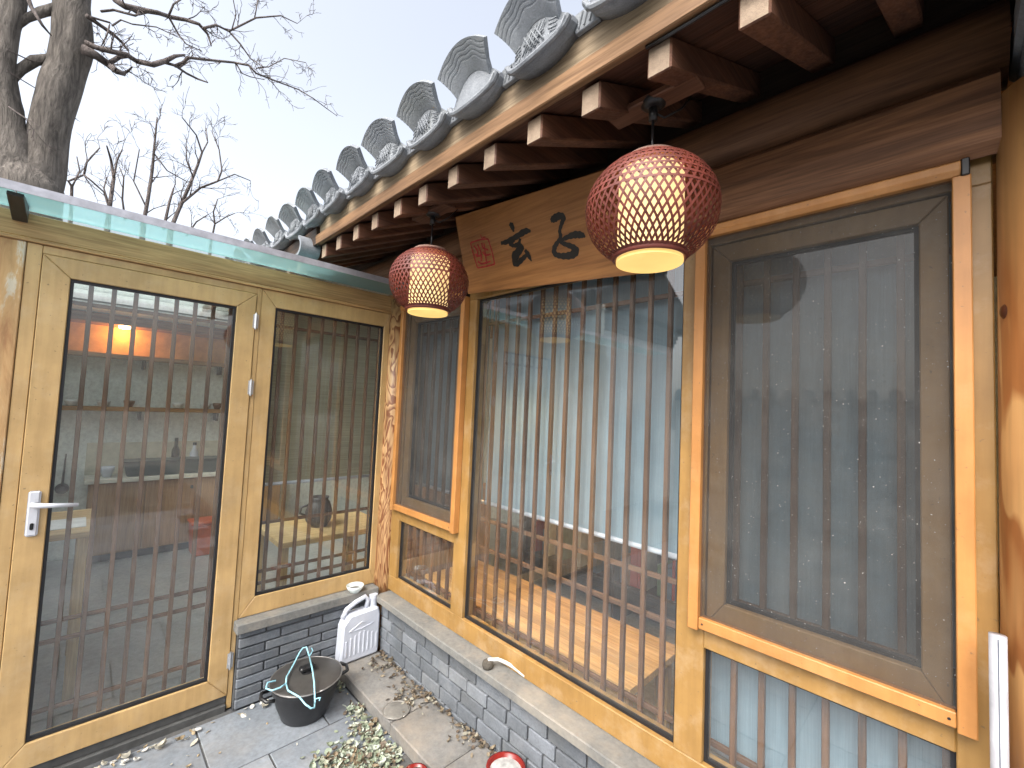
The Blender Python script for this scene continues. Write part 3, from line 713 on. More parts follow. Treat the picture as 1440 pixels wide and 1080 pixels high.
for nm, z, lab in (('wall_shelf', 1.33, 'long dim wall shelf carrying teacups in the garden room'), ('wall_shelf', 1.80, 'upper wooden wall shelf under the glowing lamp in the garden room')):
    t = thing(nm, lab, 'shelf', (-2.85, -.6, z)); box('board', (-2.948, -2.74), (-1.75, -.35 if z > 1.5 else .2), (z-.018, z+.018), wood('cabinet', 'y'), t)
    for y_ in (-1.6, -1.0, -.4): box('shelf_bracket', (-2.948, -2.80), (y_-.01, y_+.01), (z-.10, z-.0185), wood('dark', 'z'), t)
pelmet = thing('lamp_box', 'orange wooden lamp box with a glowing downlight in the garden room', 'lamp', (-2.83, -1.1, 2.05))
box('panel', (-2.948, -2.70), (-1.75, -.35), (2.075, 2.155), wood('wainscot', 'y'), pelmet); box('back_panel', (-2.948, -2.935), (-1.75, -.35), (1.82, 2.0745), simple('glow_orange_panel', (.62, .34, .12), .5), pelmet, 0)  # back panel added; its orange colour deepens the lamp glow
b = bmesh.new(); lathe(b, [(0, 0), (.035, 0), (.040, .012), (.04, .02), (0, .02)], 20, (-2.80, -1.16, 2.0545)); obj('downlight', b, emit('downlight', (1, .75, .4), 12), pelmet)
point('downlight_glow', (-2.82, -1.16, 2.03), 1.3, (1, .42, .06), .02, pelmet)
cup_m = simple('cup_white', (.70, .71, .68), .3); cup_b = simple('cup_brown', (.22, .13, .08), .35)
def cup(x, y, z, r, h, m, name, label, cat, group=None):
    b = bmesh.new(); lathe(b, [(0, 0), (r*.55, 0), (r*.62, .006), (r*.92, h*.6), (r, h), (r*.93, h), (r*.82, h*.55), (r*.45, .012), (0, .010)], 20, (x, y, z)); o = obj(name, b, m, None, (x, y, z), True)
    return tag(o, label, cat, group)
for i, (y, k) in enumerate(((-1.45, 0), (-1.25, 0), (-1.08, 1), (-.72, 0), (-.50, 0), (-.40, 1))):
    if k: cup(-2.84, y, 1.349, .042, .06, cup_b, 'teacup', 'brown teacup on the long wall shelf', 'cup', 'brown cups on the wall shelf')
    else: cup(-2.84, y, 1.349, .05, .055, cup_m, 'teacup', 'white teacup on the long wall shelf', 'cup', 'white cups on the wall shelf')
t = thing('dish_tray', 'long dark green dish tray standing on the kitchen counter', 'tray', (-2.78, -.75, .736))
bm = bmesh.new(); prism(bm, [(-1.06, .736), (-.40, .736), (-.37, .86), (-1.09, .86)], 'x', -2.90, -2.68, .006); obj('tray_body', bm, simple('dark_teal', (.03, .05, .05), .4), t)
bm = bmesh.new(); bx(bm, (-2.91, -2.67), (-1.10, -.36), (.8605, .87), .003); obj('tray_rim', bm, simple('dark_teal', (.03, .05, .05), .4), t)
def bottle(x, y, z, r, h, m, label, capm):
    t = thing('bottle', label, 'bottle', (x, y, z)); b = bmesh.new()
    lathe(b, [(0, 0), (r, 0), (r, h*.62), (r*.45, h*.78), (r*.4, h*.9), (0, h*.9)], 20, (x, y, z)); obj('bottle_body', b, m, t, None, True)
    b = bmesh.new(); lathe(b, [(r*.45, h*.9), (r*.45, h), (0, h)], 16, (x, y, z)); obj('cap', b, capm, t)
bottle(-2.92, -.70, .736, .032, .32, simple('bottle_dark', (.03, .025, .02), .25), 'tall dark bottle behind the dish tray', BLK)
bottle(-2.92, -.55, .736, .034, .27, WHPL, 'white bottle with black cap behind the dish tray', BLK)
bottle(-2.73, -.30, .736, .035, .22, simple('bottle_blue', (.10, .14, .22), .3), 'squat blue bottle at the end of the dish tray', BLK)
cup(-2.76, -1.19, .736, .05, .09, WHPL, 'storage_tub', 'small white tub beside the dish tray on the counter', 'tub')
t = thing('ladle', 'long dark ladle hanging on the wall beside the kitchen counter', 'ladle', (-2.94, -1.46, .8))
b = bmesh.new(); tube(b, [(-2.93, -1.455, .93), (-2.93, -1.457, .80), (-2.925, -1.46, .66)], [.005, .006, .009], 8); obj('ladle_handle', b, BLK, t, None, True)
b = bmesh.new(); lathe(b, [(0, 0), (.03, .004), (.045, .025), (.042, .026), (.028, .008), (0, .004)], 20); q = obj('ladle_bowl', b, BLK, t, (0, 0, 0), True); q.location = Vector((-2.93, -1.46, .63)) - WL[t]; q.rotation_euler = (0, R(70), 0)
t = thing('storage_box', 'orange red plastic storage box standing before the kitchen cabinet', 'box', (-2.5, -.5, .02))
bm = bmesh.new(); prism(bm, [(-.58, .02), (-.40, .02), (-.38, .30), (-.60, .30)], 'x', -2.60, -2.38, .01); obj('box_body', bm, simple('orange_plastic', (.50, .10, .03), .4), t)
box('box_lid', (-2.61, -2.37), (-.61, -.37), (.3005, .325), simple('orange_plastic', (.50, .10, .03), .4), t, .006)
# side table by the door with sheets of paper
t = thing('side_table', 'small pale wood side table just inside the glass door', 'table', (-.75, -1.6, .02))
box('table_top', (-1.05, -.50), (-1.90, -1.298), (.78, .81), wood('pale', 'y'), t)
for x in (-1.02, -.53):
    for y in (-1.86, -1.34): box('leg', (x-.02, x+.02), (y-.02, y+.02), (.02, .7795), wood('pale', 'z'), t)
pp = box('paper', (-.82, -.60), (-1.56, -1.33), (.8105, .813), simple('paper', (.75, .75, .73), .7), None, 0); tag(pp, 'white paper sheet lying on the side table inside the door', 'paper')
# stool in the garden room with a dark pot
t = thing('low_table', 'pale wooden low table seen through the garden room window', 'table', (-.62, -.15, .02))
box('table_top', (-.98, -.40), (-.48, .25), (.585, .62), wood('pale', 'y'), t)
for x in (-.94, -.44):
    for y in (-.44, .21): box('leg', (x-.02, x+.02), (y-.02, y+.02), (.02, .5845), wood('pale', 'z'), t)
t = thing('clay_jar', 'dark ribbed clay jar on the low table inside the window', 'jar', (-.66, -.16, .62))
b = bmesh.new(); lathe(b, [(0, 0), (.06, 0), (.085, .05), (.088, .10), (.07, .16), (.055, .18), (.062, .20), (.05, .20), (.045, .175), (0, .17)], 28, (-.66, -.16, .6202)); obj('jar_body', b, simple('dark_clay', (.045, .04, .04), .5, 0, 30, .3, .3), t, None, True)
b = bmesh.new(); tube(b, [(-.66, -.245, .70), (-.66, -.285, .72), (-.66, -.28, .76), (-.66, -.235, .77)], .008, 8); obj('jar_handle', b, simple('dark_clay', (.045, .04, .04), .5), t, None, True)
# wooden wainscot partition between the two rooms (each board a piece)
wp = thing('wood_partition', 'low boarded wooden partition standing between the two rooms', 'partition', (-.55, .75, .02))
for i in range(14): box('board', (-1.2+.095*i, -1.2+.095*i+.092), (.72, .745), (.02, .90), wood('wainscot', 'z'), wp)
box('top_rail', (-1.21, .14), (.705, .76), (.901, .94), wood('wainscot', 'x'), wp)

# ================================================================== SIGN BOARD
B0 = Vector((.765, -.062, 2.05)); TP = on_y(628, 310, -.185); 
vdir = Vector((0, TP.y-B0.y, TP.z-B0.z)); SH = vdir.length; vdir.normalize(); SW = .975   # hangs a little low at its right end
udir = Vector((math.cos(R(4.5)), 0, 0)) - vdir*math.sin(R(4.5)); vdir = vdir*math.cos(R(4.5)) + Vector((math.sin(R(4.5)), 0, 0))
ndir = udir.cross(vdir)    # towards the yard
sg = thing('sign_board', 'varnished wooden name board with black brush characters and a red seal', 'sign', B0)
def sp(u, v, n=0): return B0 + udir*u + vdir*v + ndir*n
bm = bmesh.new()
vs = [bm.verts.new(sp(u, v, n)) for n in (0, -.022) for u, v in ((0, 0), (SW, 0), (SW, SH), (0, SH))]
for f in ((0, 1, 2, 3), (7, 6, 5, 4), (0, 4, 5, 1), (1, 5, 6, 2), (2, 6, 7, 3), (3, 7, 4, 0)): bm.faces.new([vs[i] for i in f])
bmesh.ops.bevel(bm, geom=bm.edges[:], offset=.003, segments=1, affect='EDGES'); obj('board', bm, wood('sign', 'x'), sg)
def px_to_sign(x, y):
    d = ray(x, y); t = (B0-CAM).dot(ndir)/d.dot(ndir); p = CAM+d*t - B0; return p.dot(udir), p.dot(vdir)
INK = simple('ink_black', (.010, .009, .008), .5); SEAL = simple('seal_red', (.42, .03, .03), .6, 0, 60, .5)
def brush(name, strokes, mat, parent):
    bm = bmesh.new(); lay = .0012
    for pts in strokes:
        q = [(*px_to_sign(x, y), w_) for x, y, w_ in pts]
        # smooth the stroke
        s = []
        for i in range(len(q)-1):
            a, b_ = q[max(i-1, 0)], q[i]; c, d = q[i+1], q[min(i+2, len(q)-1)]
            for k in range(6):
                t = k/6; s.append(tuple(.5*((2*b_[j]) + (-a[j]+c[j])*t + (2*a[j]-5*b_[j]+4*c[j]-d[j])*t*t + (-a[j]+3*b_[j]-3*c[j]+d[j])*t**3) for j in range(3)))
        s.append(q[-1]); L, Rr = [], []
        for i, (u, v, w_) in enumerate(s):
            u0, v0, _ = s[max(i-1, 0)]; u1, v1, _ = s[min(i+1, len(s)-1)]; l = math.hypot(u1-u0, v1-v0) or 1
            nx, ny = -(v1-v0)/l, (u1-u0)/l; w_ = max(w_, .3)*.0022*(1+.12*math.sin(i*1.7))
            L.append(bm.verts.new(sp(u+nx*w_, v+ny*w_, lay))); Rr.append(bm.verts.new(sp(u-nx*w_, v-ny*w_, lay)))
        for i in range(len(s)-1): bm.faces.new((L[i], L[i+1], Rr[i+1], Rr[i]))
        lay += .00025
    return obj(name, bm, mat, parent)
def Zp(pts, ox=540, oy=280, k=1/3): return [(ox+x*k, oy+y*k, w_) for x, y, w_ in pts]
xuan = [Zp([(530, 104, 3), (541, 114, 5.5), (548, 138, 2)]), Zp([(494, 186, 3), (520, 180, 5), (560, 158, 5.5), (596, 136, 6), (620, 135, 2)]),
        Zp([(556, 158, 4), (543, 176, 5), (534, 190, 4), (552, 196, 4), (572, 190, 5), (566, 214, 5), (548, 238, 6), (556, 250, 5)]),
        Zp([(576, 166, 3), (572, 190, 4), (584, 206, 5), (566, 232, 6), (552, 262, 7), (562, 272, 6), (586, 252, 5), (604, 234, 4)]), Zp([(596, 214, 3), (610, 236, 5), (624, 262, 1)])]
zi = [Zp([(704, 92, 3), (716, 84, 6.5), (738, 72, 6.5), (758, 78, 5), (750, 104, 4), (742, 134, 3.5), (746, 158, 4), (738, 176, 4), (722, 200, 5), (719, 226, 5), (738, 238, 5), (770, 240, 6), (800, 232, 7), (812, 216, 6), (792, 200, 5), (760, 188, 4), (742, 178, 3)]),
      Zp([(744, 176, 3), (776, 160, 4.5), (808, 150, 6), (836, 152, 5), (850, 160, 1)])]
brush('character', xuan, INK, sg); brush('character', zi, INK, sg)
seal = [Zp(p) for p in ([(366, 184, 1.6), (404, 172, 1.6), (440, 168, 1.6)], [(440, 168, 1.6), (456, 220, 1.6), (468, 274, 1.6)], [(468, 274, 1.6), (430, 284, 1.6), (396, 290, 1.6)], [(396, 290, 1.6), (380, 238, 1.6), (366, 184, 1.6)],
        [(380, 196, 2), (396, 220, 2.2), (392, 246, 1.6)], [(396, 190, 2), (410, 226, 2.2), (412, 262, 2)], [(414, 184, 2), (420, 206, 2), (442, 214, 2)], [(418, 222, 2), (430, 236, 2), (452, 232, 2)],
        [(424, 186, 1.5), (432, 250, 2), (436, 274, 1.5)], [(386, 232, 2), (402, 240, 2), (414, 230, 1.5)], [(398, 262, 2), (416, 272, 2), (452, 262, 1.5)], [(410, 150, 1.2), (416, 164, 1.2), (430, 158, 1.2)])]
brush('seal', seal, SEAL, sg)

# ================================================================== LANTERNS
RED = simple('lacquered_bamboo', (.15, .030, .019), .55, 0, 14, .45, 0); FABR = emit('lamp_fabric', (1, .66, .22), .29, True); FABS = emit('lamp_fabric_side', (1, .72, .34), .36)
def lantern(loc, label, ztop, dust):
    t = thing('lantern', label, 'lantern', loc, 'woven lanterns under the eave'); cx, cy, cz = loc; RR = .163; ZS = .86
    def pt(lat, lon, k=1.0):   # squashed globe
        return Vector((cx+RR*k*math.cos(lat)*math.cos(lon), cy+RR*k*math.cos(lat)*math.sin(lon), cz+RR*ZS*k*math.sin(lat)))
    L0, L1 = R(-58), R(66)
    bm = bmesh.new()
    def ribbon(f, n, wd):
        prev = None
        for i in range(n+1):
            p = f(i/n); q = f(min(1, i/n+.01)) - f(max(0, i/n-.01)); nrm = (p-Vector((cx, cy, cz))).normalized(); s = q.cross(nrm).normalized()*wd*.5
            cur = (bm.verts.new(p+s), bm.verts.new(p-s))
            if prev: bm.faces.new((prev[0], cur[0], cur[1], prev[1]))
            prev = cur
    N = 52
    for k in range(N):
        a = 2*math.pi*k/N
        for sgn, kk in ((1, 1.0), (-1, .992)):
            ribbon(lambda u, a=a, sgn=sgn, kk=kk: pt(L0+(L1-L0)*u, a+sgn*1.15*u, kk), 22, .0055)
    for k in range(9):
        lat = R(4 + 7.2*k); ribbon(lambda u, lat=lat: pt(lat, 2*math.pi*u, 1.004), 60, .0056)
    wv = obj('weave', bm, RED, t); wv['kind'] = 'stuff'
    bm = bmesh.new()
    r0 = RR*math.cos(L0); z0 = RR*ZS*math.sin(L0)
    lathe(bm, [(r0+.004, z0+.012), (r0+.006, z0), (r0+.002, z0-.006), (r0-.004, z0-.004), (r0-.004, z0+.010), (r0+.004, z0+.012)], 48, loc); obj('lower_rim', bm, RED, t, None, True)
    r1 = RR*math.cos(L1); z1 = RR*ZS*math.sin(L1)
    bm = bmesh.new(); lathe(bm, [(r1+.006, z1-.006), (r1+.004, z1+.006), (0, z1+.008), (0, z1), (r1, z1-.006)], 40, loc); obj('top_cap', bm, simple('dusty_bamboo', (.22, .13, .10), .8, 0, 30, .3), t, None, True)
    bm = bmesh.new(); lathe(bm, [(.080, z1-.03), (.080, z0-.010)], 40, loc); sd_ = obj('inner_shade', bm, FABS, t, None, True)
    bm = bmesh.new(); lathe(bm, [(0, z0-.011), (.079, z0-.011), (.0815, z0-.013), (.0815, z0-.004), (.0795, z0-.004)], 40, loc); obj('diffuser', bm, FABR, t)
    bm = bmesh.new(); tube(bm, [(cx, cy, cz+z1), (cx, cy, ztop-.05)], .0035, 8); tube(bm, [(cx, cy, ztop-.055), (cx, cy, ztop-.02)], .011, 12)
    pts = [(cx, cy, ztop-.03), (cx+.02, cy+.02, ztop-.045), (cx+.05, cy+.05, ztop-.02), (cx+.06, cy+.08, ztop+.02)]; tube(bm, pts, .003, 6); obj('cord', bm, BLK, t, None, True)
    bm = bmesh.new(); lathe(bm, [(0, 0), (.03, 0), (.032, -.012), (.02, -.022), (0, -.022)], 20, (cx, cy, ztop)); obj('ceiling_rose', bm, BLK, t, None, True)
LZ = 2.004; LY = -.395
lantern((1.920, LY, LZ+.004), 'woven red bamboo lantern hanging in front of the right end of the sign board', slope(LY)+.005, 0)
lantern((.930, LY, LZ-.002), 'woven red bamboo lantern hanging in front of the narrow window by the corner post', slope(LY)+.005, 1)
for x in (1.920, .930): box('lamp_batten', (x-.12, x+.12), (LY-.03, LY+.03), (slope(LY-.03)-.014+.019, slope(LY-.03)+.022), wood('rafter', 'x'), house)

# ================================================================== THINGS ON THE GROUND
# jerrycan
jx, jy, jz = .058, -.19, .0625
j = thing('jerrycan', 'white plastic jerrycan standing in the corner on the stone step', 'jerrycan', (jx, jy, jz))
bm = bmesh.new()
prism(bm, [(-.298, .0625), (-.082, .0625), (-.076, .085), (-.076, .285), (-.088, .325), (-.26, .318), (-.296, .27), (-.302, .085)], 'x', .046, .122, .011)
obj('can_body', bm, WHPL, j, None, False)
b = bmesh.new()
for i in range(8): bx(b, (.1195, .1245), (-.278+.025*i, -.266+.025*i), (.10, .22 - .01*abs(i-3.5)), .0022)
obj('rib', b, WHPL, j)
b = bmesh.new(); pts = [(.1225, -.26, .232), (.1225, -.19, .268), (.1225, -.12, .245), (.1225, -.19, .232), (.1225, -.26, .232)]; tube(b, pts, .003, 6); obj('emblem', b, WHPL, j)
b = bmesh.new(); tube(b, [(.084, -.285, .300), (.084, -.265, .342), (.084, -.215, .368), (.084, -.16, .386), (.084, -.140, .36), (.084, -.150, .320)], [.014, .0135, .013, .0135, .013, .013], 10); obj('can_handle', b, WHPL, j, None, True)
b = bmesh.new(); lathe(b, [(0, 0), (.021, 0), (.021, .04), (.024, .041), (.024, .062), (0, .063)], 20, (.084, -.108, .3225)); obj('cap', b, WHPL, j, None, False)
# pot with lid
pc = Vector((.262, -.528, .0)); t = thing('cooking_pot', 'black cooking pot with a dark metal lid standing on the paving', 'pot', pc)
b = bmesh.new(); lathe(b, [(0, .001), (.098, .001), (.104, .008), (.128, .07), (.147, .135), (.150, .155), (.156, .160), (.153, .166), (.140, .163), (.120, .07), (0, .02)], 48, pc); obj('pot_body', b, simple('pot_black', (.018, .018, .02), .35, 0, 20, .5, .1), t, None, True)
b = bmesh.new(); lathe(b, [(.157, .1665), (.158, .171), (.150, .174), (.10, .184), (.03, .188), (0, .188), (0, .184), (.15, .168)], 48, pc); lid = obj('lid', b, simple('lid_grey', (.085, .08, .075), .42, .35, 9, .35, .08), t, None, True)
b = bmesh.new(); tube(b, [pc+Vector((.158*math.cos(2*math.pi*i/40), .158*math.sin(2*math.pi*i/40), .1705)) for i in range(41)], .0032, 6); obj('lid_rim', b, simple('rim_steel', (.30, .29, .28), .35, .7), lid, None, True)
b = bmesh.new(); lathe(b, [(.026, .189), (.020, .192), (.014, .194), (.014, .200)], 20, pc); bx(b, (pc.x-.018, pc.x+.018), (pc.y-.036, pc.y+.036), (.200, .219), .006); obj('lid_knob', b, BLK, lid)
for s in (-1, 1):
    c = pc + Vector((-.02*0, s*.152, .140)); b = bmesh.new()
    pts = [c+Vector((-.045, 0, 0)), c+Vector((-.04, s*.032, .004)), c+Vector((0, s*.045, .006)), c+Vector((.04, s*.032, .004)), c+Vector((.045, 0, 0))]; tube(b, pts, .008, 8); obj('pot_handle', b, BLK, t, None, True)
# plastic clothes hanger on the lid
HB = simple('hanger_blue', (.30, .58, .68), .35, 0, 20, .08)
hz = .1905
hpx = [(390, 944), (378, 948), (370, 958), (374, 969), (386, 971), (396, 968), (403, 962)]
b = bmesh.new(); P3 = [on_z(x, y, .196) for x, y in [(388, 957), (376, 960), (374, 968), (382, 971), (394, 967), (402, 961)]]
tube(b, P3, .0036, 8); hgm = tag(obj('clothes_hanger', b, HB, None, None, True), 'pale blue plastic clothes hanger lying across the pot lid', 'hanger')
for nm, pxs, zs in (('shoulder', [(402, 961), (403, 952), (412, 936), (421, 918), (426, 911), (431, 910), (435, 923)], [.197, .198, .200, .215, .232, .232, .205]),
                    ('shoulder', [(402, 961), (405, 971), (421, 980), (429, 990), (437, 996), (442, 995), (443, 988)], [.197, .195, .189, .178, .165, .160, .165]),
                    ('crossbar', [(435, 923), (439, 940), (442, 960), (443, 988)], [.224, .226, .205, .165])):
    b = bmesh.new(); tube(b, [on_z(x, y, z_) for (x, y), z_ in zip(pxs, zs)], .0036, 8); obj(nm, b, HB, hgm, None, True)
for a, bq, cq, zz in (((435, 923), (440, 915), (438, 911), .224), ((443, 983), (451, 981), (449, 985), .172)):
    b = bmesh.new(); tube(b, [on_z(*a, zz), on_z(*bq, zz), on_z(*cq, zz)], .003, 6); obj('notch_hook', b, HB, hgm, None, True)
# ceramic bowl on the garden room sill
bp = Vector((.0465, -.205, .4107))
bwl = tag(cup(bp.x, bp.y, bp.z, .048, .038, simple('celadon', (.62, .68, .66), .25, 0, 20, .1), 'ceramic_bowl', 'small pale ceramic bowl on the stone sill above the jerrycan', 'bowl'))
b = bmesh.new(); lathe(b, [(.035, .018), (.02, .020), (0, .021)], 20, bp); obj('dark_fill', b, simple('bowl_fill_dark', (.16, .15, .14), .9, 0, 60, .5), bwl)  # darker disc inside the bowl
# brush on the house sill
t = thing('scrub_brush', 'white handled scrub brush with a dark round head on the stone sill', 'brush', (1.03, -.055, .385))
b = bmesh.new(); hc = on_z(686, 934, .40); lathe(b, [(0, .0), (.021, 0), (.025, .010), (.022, .026), (.012, .031), (0, .031)], 20, (hc.x, hc.y, .3855)); obj('brush_head', b, simple('bristle_dark', (.08, .07, .055), .9, 0, 90, .5, .6), t, None, True)
b = bmesh.new(); tube(b, [(hc.x, hc.y, .418), on_z(700, 927, .415), on_z(712, 932, .410), on_z(722, 938, .400), on_z(738, 951, .393)], [.007, .0075, .0075, .007, .0055], 10); obj('brush_handle', b, simple('brush_white', (.62, .61, .57), .5, 0, 20, .2), t, None, True)
# round lid resting on the step, flower pots
dc = on_z(557, 999, .064)
t = thing('round_lid', 'small round dusty glass lid lying on the stone step', 'lid', dc)
b = bmesh.new(); lathe(b, [(0, .004), (.052, .003), (.060, .001), (.060, .006), (.052, .008), (0, .010)], 32, (dc.x, dc.y, .0612)); obj('lid_disc', b, simple('dusty_glass', (.20, .19, .17), .35, 0, 20, .4), t, None, True)
b = bmesh.new(); tube(b, [(dc.x+.061*math.cos(2*math.pi*i/32), dc.y+.061*math.sin(2*math.pi*i/32), .0665) for i in range(33)], .003, 6); obj('rim', b, simple('rim_dull', (.30, .28, .25), .4, .4), t, None, True)
GLZ = simple('red_glaze', (.20, .018, .014), .15, 0, 12, .35); SOIL = simple('soil', (.07, .055, .04), .95, 0, 50, .5, .8)
def pot(x, y, z, r, h, label, fill):
    t = thing('flower_pot', label, 'pot', (x, y, z)); b = bmesh.new()
    lathe(b, [(0, 0), (r*.72, 0), (r*.95, h*.85), (r*1.04, h*.88), (r*1.05, h), (r*.90, h), (r*.86, h*.86), (0, h*.84)], 40, (x, y, z)); obj('pot_body', b, GLZ, t, None, True)
    b = bmesh.new(); lathe(b, [(r*.86, h*.87), (r*.5, h*.9), (0, h*.92)], 24, (x, y, z)); obj('fill', b, fill, t)
pot(1.275, -.172, .061, .070, .105, 'glossy dark red flower pot standing on the stone step', simple('grey_fill', (.42, .42, .40), .9, 0, 30, .5, .5))
pot(.985, -.372, .0, .046, .075, 'small glossy red flower pot standing on the paving', SOIL)
# conduit up the right column
b = bmesh.new(); tube(b, [(2.512, -.105, .0), (2.512, -.105, 1.105)], .0125, 16); cd_ = obj('conduit', b, simple('conduit_grey', (.36, .36, .385), .4, 0, 14, .3), None, None, True)
tag(cd_, 'light grey plastic conduit standing in front of the right column', 'pipe')
b = bmesh.new(); bx(b, (2.5112, 2.5128), (-.1182, -.1172), (.01, 1.10)); obj('seam', b, simple('seam_dark', (.08, .09, .12), .6), cd_)

# --- fallen leaves
def leaves(name, label, spots, cols, seed):
    random.seed(seed); bm = bmesh.new(); mats = [simple(f'leaf_{seed}_{i}', c, .75, 0, 40, .3) for i, c in enumerate(cols)]
    for (x, y, z0, s) in spots:
        a = random.uniform(0, 6.28); L = s*random.uniform(.7, 1.3); Wd = L*random.uniform(.45, .8); cu = random.uniform(-.5, 1.2); tl = random.uniform(-.6, .6); tw = random.uniform(-.9, .9)
        M = Matrix.Translation((x, y, z0)) @ Matrix.Rotation(a, 4, 'Z') @ Matrix.Rotation(tl, 4, 'X') @ Matrix.Rotation(tw*.5, 4, 'Y')
        prof = [(-.5, .02), (-.25, .75), (.05, 1.0), (.3, .7), (.5, .03)]; V = []
        for u, wv in prof:
            zz = cu*L*.5*(u*u*1.6) ; V.append([bm.verts.new(M @ Vector((u*L, k*wv*Wd*.5, zz + abs(k)*Wd*cu*.5))) for k in (-1, 0, 1)])
        mi = random.randrange(len(mats))
        for p, q in zip(V, V[1:]):
            for k in (0, 1): f = bm.faces.new((p[k], p[k+1], q[k+1], q[k])); f.material_index = mi
    o = obj(name, bm, None, None, None, False, mats); tag(o, label, 'leaves', kind='stuff'); return o
random.seed(11); S = []
pile = [(500, 1000, 16, 9, 60), (520, 1030, 28, 18, 170), (505, 1062, 40, 14, 200), (470, 1075, 30, 10, 120), (545, 1062, 24, 14, 120), (480, 965, 14, 10, 26), (530, 1090, 50, 18, 200)]
for cx, cy, sx, sy, n in pile:
    for _ in range(n):
        p = on_z(cx+random.gauss(0, sx*.5), cy+random.gauss(0, sy*.55), .0)
        if p.y < -.312 and p.x > .06: S.append((p.x, p.y, .004+random.random()**2*.022, random.choice((.014, .018, .022, .026, .034))))
leaves('leaf_litter', 'heap of pale dry leaves on the paving in front of the step', S, [(.29, .34, .25), (.22, .25, .17), (.38, .39, .30), (.21, .16, .10), (.14, .11, .08), (.46, .50, .42)], 3)
random.seed(12); S = []
for i in range(190):
    t = random.random(); x = .14+1.2*t; S.append((x, -.068-abs(random.gauss(0, .022)), .066+random.random()*.012, random.uniform(.014, .028)))
for cx, cy, n in ((.26, -.15, 36), (.55, -.15, 40), (.62, -.17, 30), (.95, -.12, 20)):
    for _ in range(n): S.append((cx+random.gauss(0, .05), min(-.07, cy+random.gauss(0, .03)), .0655+random.random()*.008, random.uniform(.012, .028)))
leaves('leaf_litter', 'brown leaf litter and twigs gathered on the stone step', S, [(.11, .08, .055), (.16, .12, .075), (.21, .17, .115), (.08, .065, .05), (.30, .28, .22)], 4)
random.seed(13); S = []
for _ in range(46):
    y = random.uniform(-1.35, -.62); S.append((.06+abs(random.gauss(0, .035)), y, .006, random.uniform(.014, .035)))
for _ in range(18): S.append((random.uniform(.1, .5), random.uniform(-1.2, -.3) if False else random.uniform(-1.2, -.62), .004, .016))
leaves('leaf_litter', 'few curled dry leaves lying along the door threshold', S, [(.45, .42, .34), (.36, .28, .17), (.62, .60, .54)], 5)

# ================================================================== TREES
def bark(name, c1, c2):
    s = NT(name); v = s.coord((13, 13, 2.6), False); n = s.noise(v, 1, 7, .7, .6); f = s.noise(s.coord((30, 30, 8), False), 1, 4, .65)
    c = s.ramp(n, [(.3, c2), (.62, c1)]); c = s.mix(c, s.ramp(f, [(.3, (.6,)*3), (.62, (1.1,)*3)]), .8, 'MULTIPLY'); s.col(c); s.rough(.9); s.bump(n, 1.0, .09); return s.m
BARK = bark('bark_grey', (.21, .185, .16), (.05, .042, .036)); BARK2 = bark('bark_twig', (.17, .14, .13), (.09, .073, .066))
def path3(pxs, X, rnd, jitter=.0):
    out = []
    for i, (x, y) in enumerate(pxs): out.append(on_x(x, y, X + jitter*rnd.uniform(-1, 1)*min(1, i/2)))
    return out
def resample(pts, rad, step):
    P, Q = [], []
    for i in range(len(pts)-1):
        n = max(1, int((pts[i+1]-pts[i]).length/step))
        for k in range(n): t = k/n; P.append(pts[i].lerp(pts[i+1], t)); Q.append(rad[i]+(rad[i+1]-rad[i])*t)
    P.append(pts[-1]); Q.append(rad[-1]); return P, Q
def twigs(bm, P, Q, rnd, lvl, dens, length, side, up_bias):
    for i in range(1, len(P)):
        if rnd.random() > dens: continue
        d = (P[i]-P[i-1]).normalized(); ax = Vector((rnd.gauss(0, 1), rnd.gauss(0, 1), rnd.gauss(0, 1))).normalized()
        q = (d + d.cross(ax).normalized()*rnd.uniform(.5, 1.2) + Vector((0, 0, up_bias*rnd.random()))).normalized()
        L = length*rnd.uniform(.4, 1.1); r = max(.0045, min(Q[i]*.55, .012)); pts = [P[i]]; n = 6
        for k in range(n):
            q = (q + Vector((rnd.gauss(0, .16), rnd.gauss(0, .16), rnd.gauss(0, .16)+.02*up_bias))).normalized(); pts.append(pts[-1]+q*L/n)
        rr = [max(.0028, r*(1-.75*k/n)) for k in range(n+1)]; tube(bm, pts, rr, 4, False)
        if lvl > 0: twigs(bm, pts, rr, rnd, lvl-1, .42, length*.55, side, up_bias)
X1 = -6.0; kx = lambda px_: px_/FPX*5.8
rnd = random.Random(5)
big = thing('bare_tree', 'thick old bare tree with forked grey trunk rising behind the glass roof', 'tree', (-6.0, -2.0, 0))
bm = bmesh.new()
def limb(pxs, rpx, X=X1, n=14, step=.12):
    P, Q = resample(path3(pxs, X, rnd), [kx(r_) for r_ in rpx], step); rings = tube(bm, P, Q, n, True); return P, Q
base_pt = on_x(34, 300, X1)
limb([(30, 620), (32, 420), (36, 300), (40, 262), (44, 240)], [44, 40, 37, 36, 26], n=20)
limb([(38, 262), (20, 225), (14, 180), (6, 135), (4, 80), (10, 35), (20, -10), (30, -80)], [30, 22, 17, 14, 13, 13, 12, 10])
limb([(46, 262), (62, 235), (70, 190), (76, 155), (92, 100), (101, 60), (103, 30), (102, 0), (104, -70), (98, -160)], [30, 23, 22, 23, 21, 22, 21, 21, 19, 14])
limb([(10, 118), (28, 98), (50, 85), (70, 83)], [6, 6, 6, 7], n=8); limb([(14, 38), (36, 26), (60, 17), (80, 12)], [7, 6, 6, 7], n=8)
limb([(8, 45), (20, 20), (12, -20)], [10, 9, 7], n=10)
